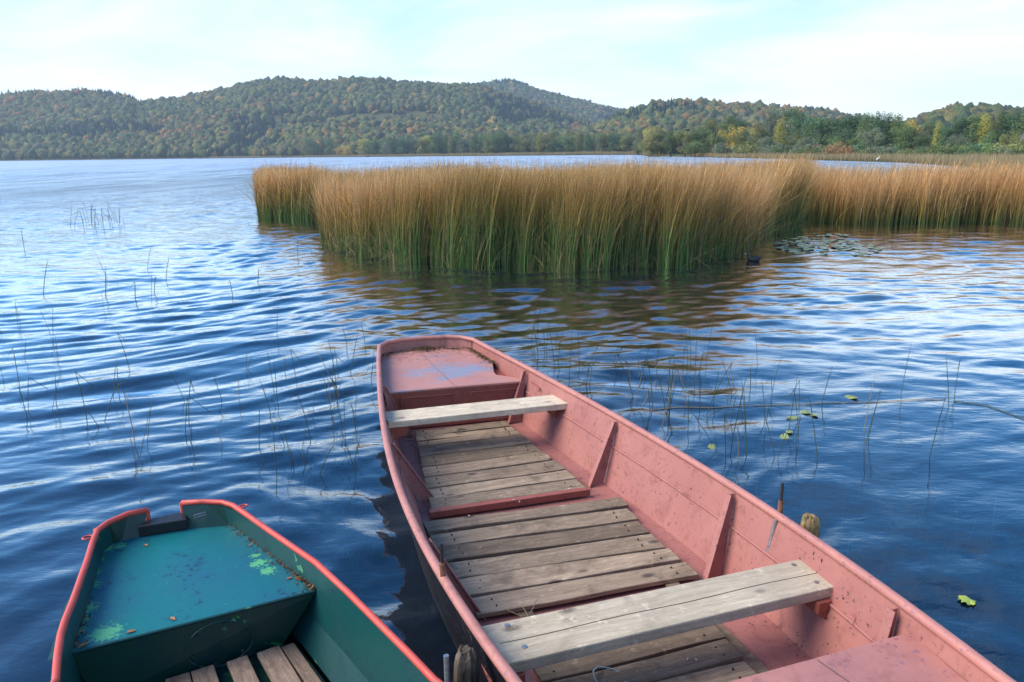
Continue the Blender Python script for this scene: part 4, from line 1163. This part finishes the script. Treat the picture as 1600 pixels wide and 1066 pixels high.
V, f, c = join([far_strip(26000, 330, 1030, 340, -4, 26, 2.3, .05), far_strip(6000, -300, 330, 344, -4, 12, 1.6, .05)])
tag(np_mesh('marsh_grass', V, f, M['reed'], c), 'thin tan reed line along the far shore under the hills', 'marsh grass', kind='stuff')

# ------------------------------------------------------------------ THINGS IN AND ON THE WATER
def at_depth(px, py, Y):
    d = FWD * F + RGT * (px - 800) + UPV * (533 - py); t_ = Y / d[1]
    return float(d[0] * t_), Y, float(H + d[2] * t_)
M['stem'] = mat_plain('rush_green', (.035, .060, .022), .55, 8, .5)
M['stem_dry'] = mat_plain('rush_straw', (.28, .20, .10), .6, 8, .4)
def make_stem(seed, L, bent):
    r = random.Random(seed); a = r.uniform(0, 2 * PI); tilt = abs(r.gauss(0, .16))
    P = [(0, 0, -.35)]; x = y = 0.0; z = 0.0
    P.append((0, 0, 0)); k = 5
    cv = r.uniform(0, .5)
    for i in range(1, k + 1):
        t_ = i / k; tl = tilt + cv * t_ * .5
        x += math.cos(a) * math.sin(tl) * L / k; y += math.sin(a) * math.sin(tl) * L / k; z += math.cos(tl) * L / k
        P.append((x, y, z))
    if bent:
        b = r.uniform(0, 2 * PI); q = L * r.uniform(.3, .6)
        P.append((x + math.cos(b) * q * .75, y + math.sin(b) * q * .4, max(.01, z - q * r.uniform(.25, .8))))
        if r.random() < .4: P.append((P[-1][0] + math.cos(b + 2) * q * .6, P[-1][1] + math.sin(b + 2) * q * .3, max(.0, P[-1][2] - q * .25)))
    r0_ = r.uniform(.0019, .0034); rad = [r0_] * (len(P) - 2) + [r0_ * .8, r0_ * .35]
    return P, rad
CL = [  # label, px range, py range, count, length range, straw share
 ('thin green rush stem in the scattered patch left of the pink boat', (150, 560), (575, 745), 40, (.12, .46), .15),
 ('thin rush stem poking up at the left edge of the lake', (0, 140), (500, 650), 14, (.2, .5), .1),
 ('fine rush stem of the small distant tuft left of the reed bed', (105, 195), (345, 363), 24, (.4, .85), .1),
 ('thin rush stem standing just right of the pink bow', (825, 1010), (560, 690), 26, (.2, .55), .1),
 ('dark rush stem in the patch right of the pink boat', (990, 1260), (560, 725), 46, (.2, .55), .2),
 ('lone rush stem in open water far right', (1260, 1500), (600, 760), 9, (.3, .55), .1),
 ('single rush stem in open water before the reed bed', (20, 520), (385, 540), 16, (.25, .6), .2),
 ('thin rush stem close to the port side of the pink bow', (520, 585), (540, 690), 12, (.2, .5), .1),
]
random.seed(5)
k = 0
for lab, (x0, x1), (y0, y1), n, (l0, l1), dry in CL:
    for i in range(n):
        px = random.uniform(x0, x1); py = random.uniform(y0, y1)
        if 'right of the pink boat' in lab or 'right of the pink bow' in lab:
            if py > 545 + (px - 800) * .58: py = 545 + (px - 800) * .58 - random.uniform(5, 60)
            py = max(py, 520)
        X, Y = ground(px, py)
        L = random.uniform(l0, l1)
        P, rad = make_stem(900 + k, L, random.random() < (.55 if 'right' in lab else .4)); k += 1
        if Y > 12: rad = [q * 2.0 for q in rad]
        o = MB().tube(P, rad, 5).build('rush_stem', M['stem_dry'] if random.random() < dry else M['stem'], smooth=True)
        o.location = (X, Y, 0)
        tag(o, lab, 'rush stem', 'rush stems poking out of the water: ' + lab.split(' stem ')[1])
# long straw floating on the water
def wz(X, Y):
    return float(wave_field(np.array([X]), np.array([Y]), np.array([math.hypot(X, Y) * .006]))[0])
def afloat(px, py, dz=.006):
    X, Y = ground(px, py); return X, Y, wz(X, Y) + dz
pts = [(1010, 640), (1060, 637), (1120, 638), (1200, 634), (1300, 630), (1400, 627), (1478, 624)]
P = [afloat(*p) for p in np.stack([np.interp(np.arange(37) / 6, range(7), [q[k_] for q in pts]) for k_ in (0, 1)], 1)]
tag(MB().tube(P, .0034, 5).build('floating_straw', M['stem_dry'], smooth=True), 'long reddish straw floating flat on the water right of the rush patch', 'straw')
P = [afloat(a, b) for a, b in zip(np.linspace(1490, 1600, 14), np.interp(np.linspace(1490, 1600, 14), [1490, 1540, 1600], [628, 634, 655]))]
tag(MB().tube(P, .004, 5).build('floating_straw', M['stem'], smooth=True), 'dark bent straw floating near the right edge', 'straw')
P = [(*ground(*p), .012) for p in [(885, 690), (905, 672), (925, 652)]]
tag(MB().tube([(x, y, .01 + i * .09) for i, (x, y, z) in enumerate(P)], [.008, .008, .006], 6).build('broken_straw', M['stem_dry'], smooth=True), 'short pale straw sticking up beside the pink rail', 'straw')

# lily pads
M['pad'] = mat_plain('lily_pad_green', (.22, .28, .19), .5, 12, .3)
M['pad_y'] = mat_plain('lily_pad_yellow', (.22, .26, .09), .55, 14, .35)
def pad_mesh(seed, r0, m):
    r = random.Random(seed); mb = MB(); n = 20
    top = [(0, 0, 0)]
    for i in range(n):
        a = .16 + (2 * PI - .32) * i / (n - 1); q = r0 * (1 + .05 * math.sin(3 * a + seed) + r.uniform(-.02, .02))
        top.append((math.cos(a) * q, math.sin(a) * q * .92, .004 * math.sin(2 * a + seed)))
    v_ = top + [(x, y, z - .003) for x, y, z in top]; nn_ = len(top)
    f_ = [(0, i, i + 1) for i in range(1, nn_ - 1)] + [(nn_, nn_ + i + 1, nn_ + i) for i in range(1, nn_ - 1)] + [(i, nn_ + i, nn_ + i + 1, i + 1) for i in range(1, nn_ - 1)]
    return mb.add(v_, f_)
protos = [pad_mesh(i, .085, M['pad']).build('lily_pad', M['pad']) for i in range(4)]
LPZ = 'small round lily pad in the pale patch beside the right tip of the reed bed'
for i in range(230):
    o = protos[i % 4]
    if i >= 4: o = o.copy(); COL.objects.link(o)
    while True:
        px = random.uniform(1203, 1378); py = random.uniform(366, 403)
        if ((px - 1292) / 88) ** 2 + ((py - 386 - (px - 1292) * .05) / 14) ** 2 < 1 or (abs(py - 368) < 2 and 1270 < px < 1330): break
    X, Y = ground(px, py)
    s_ = random.uniform(.6, 1.15)
    o.location = (X, Y, wz(X, Y) + random.uniform(.006, .016)); o.rotation_euler = (random.gauss(0, .05), random.gauss(0, .05), random.uniform(0, 6.28)); o.scale = (s_, s_, s_)
    tag(o, LPZ, 'lily pad', 'lily pads beside the reed bed')
p2 = pad_mesh(9, .055, M['pad_y']).build('lily_pad', M['pad_y'])
for i, (px, py) in enumerate([(1258, 645), (1272, 650), (1238, 654), (1330, 622), (1233, 677), (1225, 684), (1112, 700)]):
    o = p2
    if i: o = p2.copy(); COL.objects.link(o)
    X, Y = ground(px, py); s_ = random.uniform(.6, 1.2)
    o.location = (X, Y, wz(X, Y) + .008); o.rotation_euler = (random.gauss(0, .12), random.gauss(0, .12), random.uniform(0, 6.28)); o.scale = (s_, s_ * .8, s_)
    tag(o, 'yellowish lily pad among the rush stems right of the pink boat', 'lily pad', 'yellow pads among the rush stems')
# floating maple leaf
lobes = [(0, 1.0), (.16, .80), (.36, .70), (.52, .92), (.68, .88), (.92, .66), (1.15, .84), (1.35, .80), (1.65, .58), (2.1, .62), (2.7, .42)]
pts = [(math.sin(a) * q, math.cos(a) * q) for a, q in lobes] + [(0, -.35)] + [(-math.sin(a) * q, math.cos(a) * q) for a, q in lobes[:0:-1]]
M['leafy'] = mat_plain('fresh_leaf', (.30, .38, .06), .5, 30, .25)
mb = MB(); n = len(pts)
mb.add([(x * .055, y * .055, .004 * math.sin(i)) for i, (x, y) in enumerate(pts)] + [(0, 0, .006)] + [(x * .055, y * .055, .004 * math.sin(i) - .002) for i, (x, y) in enumerate(pts)],
       [(n, (i + 1) % n, i) for i in range(n)] + [(i, (i + 1) % n, n + 1 + (i + 1) % n, n + 1 + i) for i in range(n)])
o = mb.build('maple_leaf', M['leafy']); X, Y = ground(1513, 938); o.location = (X, Y, wz(X, Y) + .010); o.rotation_euler = (0, 0, 2.0)
tag(o, 'bright yellow green maple leaf floating on the water at lower right', 'leaf')
# submerged water weed
r = np.random.default_rng(400)
n = 520; px_ = np.concatenate([r.uniform(1180, 1700, 400), r.uniform(300, 600, 120)]); py_ = np.concatenate([r.uniform(800, 1120, 400), r.uniform(700, 900, 120)])
P = np.array([ground(a, b, -.35) for a, b in zip(px_, py_)])
c_ = np.array((.10, .14, .04)) * r.uniform(.4, 1.3, (n, 1))
V, f, c = ribbons(P, r.uniform(.15, .42, n), r.normal(0, .14, (n, 2)), 1.4, np.full(n, .012), c_, c_, c_, np.full(n, .5), 5, 401)
V[:, 2] = V[:, 2] * .75 - .40
tag(np_mesh('water_weed', V, f, M['reed'], c), 'murky water weed growing below the surface around the boats', 'water weed', kind='stuff')

# mooring posts
def post(name, px, py, Y, r0, seed, m, lab, tiltx=0.0):
    x, y, z = at_depth(px, py, Y)
    rr = random.Random(seed); mb = MB(); seg = 18
    rows = [(-1.0, 1.0), (-.3, 1.0), (z * .5, 1.0), (z - .10, .97), (z - .05, .95), (z - .02, .80), (z - .004, .50)]
    for j, (zz, k_) in enumerate(rows):
        for i in range(seg):
            a = 2 * PI * i / seg; q = r0 * k_ * (1 + .10 * math.sin(3 * a + seed) + .07 * math.sin(7 * a + seed * 2) + rr.uniform(-.03, .03))
            mb.v.append((math.cos(a) * q + tiltx * (zz - z), math.sin(a) * q, zz + (rr.uniform(-.012, .012) if j > 3 else 0)))
    for j in range(len(rows) - 1):
        for i in range(seg): mb.f.append((j * seg + i, j * seg + (i + 1) % seg, (j + 1) * seg + (i + 1) % seg, (j + 1) * seg + i))
    mb.f.append(tuple((len(rows) - 1) * seg + i for i in range(seg)))
    o = mb.build(name, m, smooth=False); o.location = (x, y, 0)
    return tag(o, lab, 'post')
def mat_post(name, a, b, c3):
    t = NT(name); c = t.coord('Object', (60, 60, 5)); n = t.noise(c, 1.0, 6, .7, .4); c2 = t.coord('Object'); n2 = t.noise(c2, 14, 3, .6)
    col = t.ramp(n, [(.3, b), (.65, a)]); col = t.mix(t.ramp(n2, [(.45, 0.), (.6, .8)]), col, c3)
    return t.finish(col, .9, t.bump(n, .9, .012), spec=.2)
M['post_a'] = mat_post('mossy_post_wood', (.42, .27, .13), (.13, .075, .035), (.14, .15, .06))
M['post_b'] = mat_post('rotten_post_wood', (.20, .155, .12), (.035, .027, .022), (.10, .075, .05))
post('mooring_post', 1266, 803, 3.28, .044, 3, M['post_a'], 'mossy brown mooring post just outside the starboard rail of the pink boat')
post('mooring_post', 728, 1014, 2.36, .046, 8, M['post_b'], 'dark rotten mooring post between the pink boat and the green boat', .05)

# coot swimming at the tip of the reeds
def blob(mb, c, rad, seg=14, rings=9, taper=0.0):
    b = len(mb.v)
    for j in range(rings + 1):
        ph = PI * j / rings
        for i in range(seg):
            a = 2 * PI * i / seg
            x = -math.cos(ph); q = math.sin(ph) * (1 - taper * x)
            mb.v.append((c[0] + x * rad[0], c[1] + math.cos(a) * q * rad[1], c[2] + math.sin(a) * q * rad[2] + (taper * .35 * rad[2] * max(0, x))))
    for j in range(rings):
        for i in range(seg): mb.f.append((b + j * seg + i, b + j * seg + (i + 1) % seg, b + (j + 1) * seg + (i + 1) % seg, b + (j + 1) * seg + i))
M['coot'] = mat_plain('sooty_feathers', (.012, .013, .017), .6, 30, .4)
M['bill'] = mat_plain('white_bill', (.75, .70, .65), .5, 30, .1)
X, Y = ground(1178, 409)
coot = empty('coot', (X, Y, 0)); tag(coot, 'small black coot swimming at the right tip of the reed bed', 'coot')
mb = MB()
prof_ = [(-.150, .075, .006), (-.135, .070, .022), (-.10, .055, .055), (-.05, .045, .072), (.02, .048, .076), (.08, .052, .062), (.12, .062, .038), (.165, .078, .010)]
def loft(mb, prof_, seg=14, flat=.85):
    b = len(mb.v)
    for x, z, q in prof_:
        for i in range(seg):
            a = 2 * PI * i / seg; mb.v.append((x, math.cos(a) * q, z + math.sin(a) * q * flat))
    for j in range(len(prof_) - 1):
        for i in range(seg): mb.f.append((b + j * seg + i, b + j * seg + (i + 1) % seg, b + (j + 1) * seg + (i + 1) % seg, b + (j + 1) * seg + i))
    mb.f.append(tuple(b + i for i in range(seg - 1, -1, -1))); mb.f.append(tuple(b + (len(prof_) - 1) * seg + i for i in range(seg)))
loft(mb, prof_)
mb.tube([(-.10, 0, .06), (-.125, 0, .10), (-.135, 0, .135), (-.142, 0, .158), (-.150, 0, .172), (-.156, 0, .182)], [.046, .030, .027, .032, .027, .008], 12)
mb.build('body', M['coot'], coot, smooth=True)
MB().tube([(-.168, 0, .162), (-.195, 0, .150)], [.011, .003], 8).build('bill', M['bill'], coot)
for sg in (-1, 1): MB().tube([(-.150, sg * .028, .163), (-.152, sg * .033, .163)], .004, 6).build('eye', M['rust'], coot)

# white heron at the marsh edge
X, Y = ground(1371, 253.5)
hr = empty('heron', (X, Y, 0)); tag(hr, 'white heron standing at the water edge of the far right marsh', 'heron')
M['white_f'] = mat_plain('white_feathers', (.80, .78, .72), .7, 20, .08)
mb = MB()
loft(mb, [(-.26, .40, .01), (-.20, .43, .07), (-.05, .52, .13), (.10, .58, .12), (.20, .63, .07), (.24, .66, .03)], flat=1.2)
mb.tube([(.20, 0, .62), (.27, 0, .74), (.24, 0, .86), (.29, 0, .95), (.34, 0, .94)], [.06, .045, .035, .04, .02], 10)
mb.build('body', M['white_f'], hr, smooth=True)
MB().tube([(.34, 0, .94), (.47, 0, .915)], [.015, .003], 6).build('bill', M['rust'], hr)
for sg in (-1, 1): MB().tube([(.0, sg * .05, .45), (.02, sg * .05, .22), (-.01, sg * .05, -.3)], .016, 6).build('leg', M['iron'], hr)

# distant dark boat
X, Y = ground(574, 245.4)
fb = empty('fishing_boat', (X, Y, 0)); tag(fb, 'tiny dark boat far off on the lake below the hills', 'boat')
mb = MB(); rows = []
for i in range(9):
    t_ = i / 8; x = -2.3 + 4.6 * t_; w_ = .75 * math.sin(PI * (.12 + .88 * t_ * .98)) ** .6 if t_ < 1 else .02; z_ = .55 + .35 * t_ ** 3
    mb.v += [(x, -w_, z_), (x, -w_ * .6, -.15), (x, w_ * .6, -.15), (x, w_, z_)]
for i in range(8):
    for k_ in range(3): a = i * 4 + k_; mb.f.append((a, a + 1, a + 5, a + 4))
    mb.f.append((i * 4, i * 4 + 4, i * 4 + 7, i * 4 + 3))
mb.f.append((0, 1, 2, 3))
mb.build('hull', M['coot'], fb)
mb = MB(); loft(mb, [(.1, .55, .05), (.3, .75, .42), (.7, .95, .62), (1.1, .75, .45), (1.35, .55, .05)], 10, 1.0); mb.build('cover', M['coot'], fb, smooth=True)

# hut with a slate roof at the right edge
M['slate'] = mat_plain('slate_roof', (.10, .11, .125), .7, 3, .3); M['hutwall'] = mat_plain('dark_board_wall', (.07, .05, .04), .85, 5, .3)
x0, y0, z0 = at_depth(1592, 219, 150)
hut = empty('hut', (x0, y0, 0), -math.atan2(x0, y0)); tag(hut, 'dark wooden hut with grey slate roof cut off by the right edge', 'hut')
MB().box(.5, 7.5, .4, 5.6, 0, z0 + .05).build('wall', M['hutwall'], hut)
mb = MB()
mb.plate([(0, -.1, z0), (8, -.1, z0), (6.8, 3, z0 + 2.4), (1.2, 3, z0 + 2.4)], .12)
mb.plate([(0, 6.1, z0), (1.2, 3, z0 + 2.4), (6.8, 3, z0 + 2.4), (8, 6.1, z0)], .12)
mb.plate([(0, -.1, z0), (1.2, 3, z0 + 2.4), (0, 6.1, z0)], .12); mb.plate([(8, -.1, z0), (8, 6.1, z0), (6.8, 3, z0 + 2.4)], .12)
mb.build('roof', M['slate'], hut)
w_ = MB().box(1.5, 2.6, .36, .398, z0 - 1.6, z0 - .6).build('window', M['black_block'], hut)

# ------------------------------------------------------------------ LITTER LYING IN THE BOATS
def pw(x, s, z):
    """pink boat local to world"""
    v_ = Vector((x * math.cos(A1) + s * math.sin(A1) - .807, x * math.sin(A1) - s * math.cos(A1) + 6.903, z)); return v_
def gw(x, y, z):
    return Vector((gx + x * math.cos(A2) - y * math.sin(A2), gy + x * math.sin(A2) + y * math.cos(A2), z))
gx, gy = -1.765, 3.60
M['litter'] = mat_tint('dry_litter', .9, 0, 0, .1, spec=.1)
def litter(name, pts, size, cols, lab, seed, cat='litter', long=2.6):
    r = np.random.default_rng(seed); n = len(pts); P = np.array(pts)
    a = r.uniform(0, 2 * PI, n); s = size * r.uniform(.4, 1.4, n)
    dx = np.stack([np.cos(a), np.sin(a), r.normal(0, .25, n)], 1) * s[:, None]; dy = np.stack([-np.sin(a), np.cos(a), r.normal(0, .3, n)], 1) * (s / long)[:, None]
    up = np.array([0, 0, 1]) * (s * .25)[:, None]
    V = np.stack([P - dx, P - dy + up * .4, P + dx + up * r.random((n, 1)), P + dy], 1).reshape(-1, 3)
    c = np.repeat(np.array(cols)[r.integers(0, len(cols), n)] * r.uniform(.5, 1.4, (n, 1)), 4, 0)
    return tag(np_mesh(name, V, np.arange(n * 4).reshape(-1, 4), M['litter'], c), lab, cat, kind='stuff')
BR = [(.10, .05, .03), (.16, .08, .04), (.05, .035, .025), (.22, .13, .07)]
WE = [(.10, .09, .035), (.16, .12, .06), (.06, .05, .03), (.12, .06, .05)]
r = random.Random(50)
pts = []
for i in range(420):
    x = r.uniform(-.40, .42); s = -.055 + .14 * abs(x + .02) + abs(r.gauss(0, .035)) + (.05 if x > .2 else 0)
    pts.append(pw(x, s, zd(max(s, 0)) + .003 + r.uniform(0, .006)))
for i in range(260):
    x = r.gauss(.02, .05); s = -.05 + abs(r.gauss(0, .06)); pts.append(pw(x, s, zd(0) + .004 + r.uniform(0, .02)))
for i in range(420):
    s = r.uniform(.12, .62); x = .40 + s * .17 - abs(r.gauss(0, .03)); pts.append(pw(x, s, zd(s) + .003 + r.uniform(0, .006)))
litter('dry_weed', pts, .014, WE, 'dry brown weed scraps washed along the edges of the pink bow deck', 51, long=4)
pts = []
for i in range(1700):
    t_ = r.random()
    if r.random() < .5:
        a_, b_ = (rr[3] if t_ < .45 else rr[2]), (poly[0] if t_ < .45 else rr[3]); u_ = r.random()
        x = a_[0] + (b_[0] - a_[0]) * u_; y = a_[1] + (b_[1] - a_[1]) * u_; x += abs(r.gauss(0, .03)) - .035
    else:
        a_, b_ = (rr[0] if t_ < .4 else rr[1]), (poly[3] if t_ < .4 else rr[0]); u_ = r.random()
        x = a_[0] + (b_[0] - a_[0]) * u_; y = a_[1] + (b_[1] - a_[1]) * u_; x += -abs(r.gauss(0, .03)) + .035
    pts.append(gw(x, y, ZD + .002 + r.uniform(0, .012)))
litter('leaf_litter', pts, .0085, BR, 'rotting brown leaf litter along the sides of the teal deck', 52, long=2.2)
# single dry leaves
M['dryleaf'] = mat_plain('dry_leaf', (.36, .16, .06), .8, 40, .4)
def leaf(pos, size, rz, lab, m=None):
    mb = MB(); k_ = [(-1, 0, 0), (-.5, -.32, .12), (.2, -.38, .16), (1, 0, .05), (.2, .36, .2), (-.5, .3, .1)]
    mb.add([(x * size, y * size, z * size) for x, y, z in k_] + [(x * size, y * size, z * size - .0015) for x, y, z in k_] + [(0, 0, 0.0), (0, 0, -.0015)],
           [(12, i, (i + 1) % 6) for i in range(6)] + [(13, 6 + (i + 1) % 6, 6 + i) for i in range(6)] + [(i, 6 + i, 6 + (i + 1) % 6, (i + 1) % 6) for i in range(6)])
    o = mb.build('dry_leaf', m or M['dryleaf']); o.location = pos; o.rotation_euler = (0, 0, rz); tag(o, lab, 'leaf')
for px, py, sz, lab in ((228, 853, .016, 'small tan leaf near the motor notch on the teal deck'), (270, 968, .020, 'curled tan leaf at the front edge of the teal deck'), (130, 1010, .024, 'curled brown leaf in the left front corner of the teal deck'),
                        (435, 875, .018, 'brown leaf by the right side of the teal deck'), (205, 988, .02, 'thin brown leaf on the deck edge of the green boat'), (452, 905, .016, 'small dark leaf in the right front corner of the teal deck')):
    x, y = ground(px, py, ZD); leaf((x, y, ZD + .004), sz, px * .37, lab)
for px, py, lab in ((905, 746, 'orange brown leaf between the starboard rib and the floor boards'), (918, 756, 'crumpled tan leaf at the foot of the starboard rib')):
    x, y = ground(px, py, .08); leaf((x, y, .085), .022, px, lab)
# seed husks and droppings on the boards, as small flecks
M['fleck'] = mat_plain('pale_fleck', (.75, .74, .68), .8, 50, .2)
for i, (px, py) in enumerate([(803, 781), (812, 784), (733, 806), (889, 764), (1074, 1026), (1088, 1027), (668, 764)]):
    x, y = ground(px, py, .13); o = MB().tube([(-.006, 0, 0), (.006, .002, .001)], [.003, .002], 6).build('husk', M['fleck']); o.location = (x, y, .131 if i < 4 else .118); o.rotation_euler = (0, 0, i)
    tag(o, 'tiny pale husk lying on the pink boat floor', 'husk', 'husks on the boat floor')
# twig of green weed on the boards and pale blue string loop
def twig(lab, base, paths, m, r0=.0022, name='weed_sprig'):
    mb = MB()
    for p in paths: mb.tube([(*ground(a, b, z), z) for a, b, z in p], r0, 5)
    tag(mb.build(name, m, smooth=True), lab, 'weed')
twig('thin dry weed sprig on the last board before the rear seat', 0, [[(800, 957, .125), (812, 962, .14), (826, 964, .135), (833, 950, .16), (838, 938, .15)], [(790, 952, .125), (812, 962, .14)], [(826, 964, .135), (815, 945, .13)]], M['stem_dry'])
twig('green weed sprig lying on the foremost floor board', 0, [[(708, 676, .12), (718, 672, .135), (728, 671, .125)], [(714, 678, .12), (718, 672, .135)]], M['stem'], .003)
twig('green weed tuft hanging in the port corner of the front floor', 0, [[(640, 694, .2), (650, 700, .16), (648, 712, .13)], [(636, 688, .22), (648, 690, .2)]], M['stem'], .0025)
M['string'] = mat_plain('pale_blue_string', (.35, .55, .58), .7, 80, .2)
lp = [(938, 1070), (929, 1058), (927, 1048), (933, 1042), (946, 1040), (960, 1041), (969, 1044), (975, 1051), (978, 1062), (977, 1072)]
mb = MB().tube([(*ground(a, b, .135 - .0 * i), .122 + .012 * math.sin(i * .7)) for i, (a, b) in enumerate(lp)], .0032, 7)
tag(mb.build('string_loop', M['string'], smooth=True), 'loop of pale blue string lying on the rear floor boards', 'string')
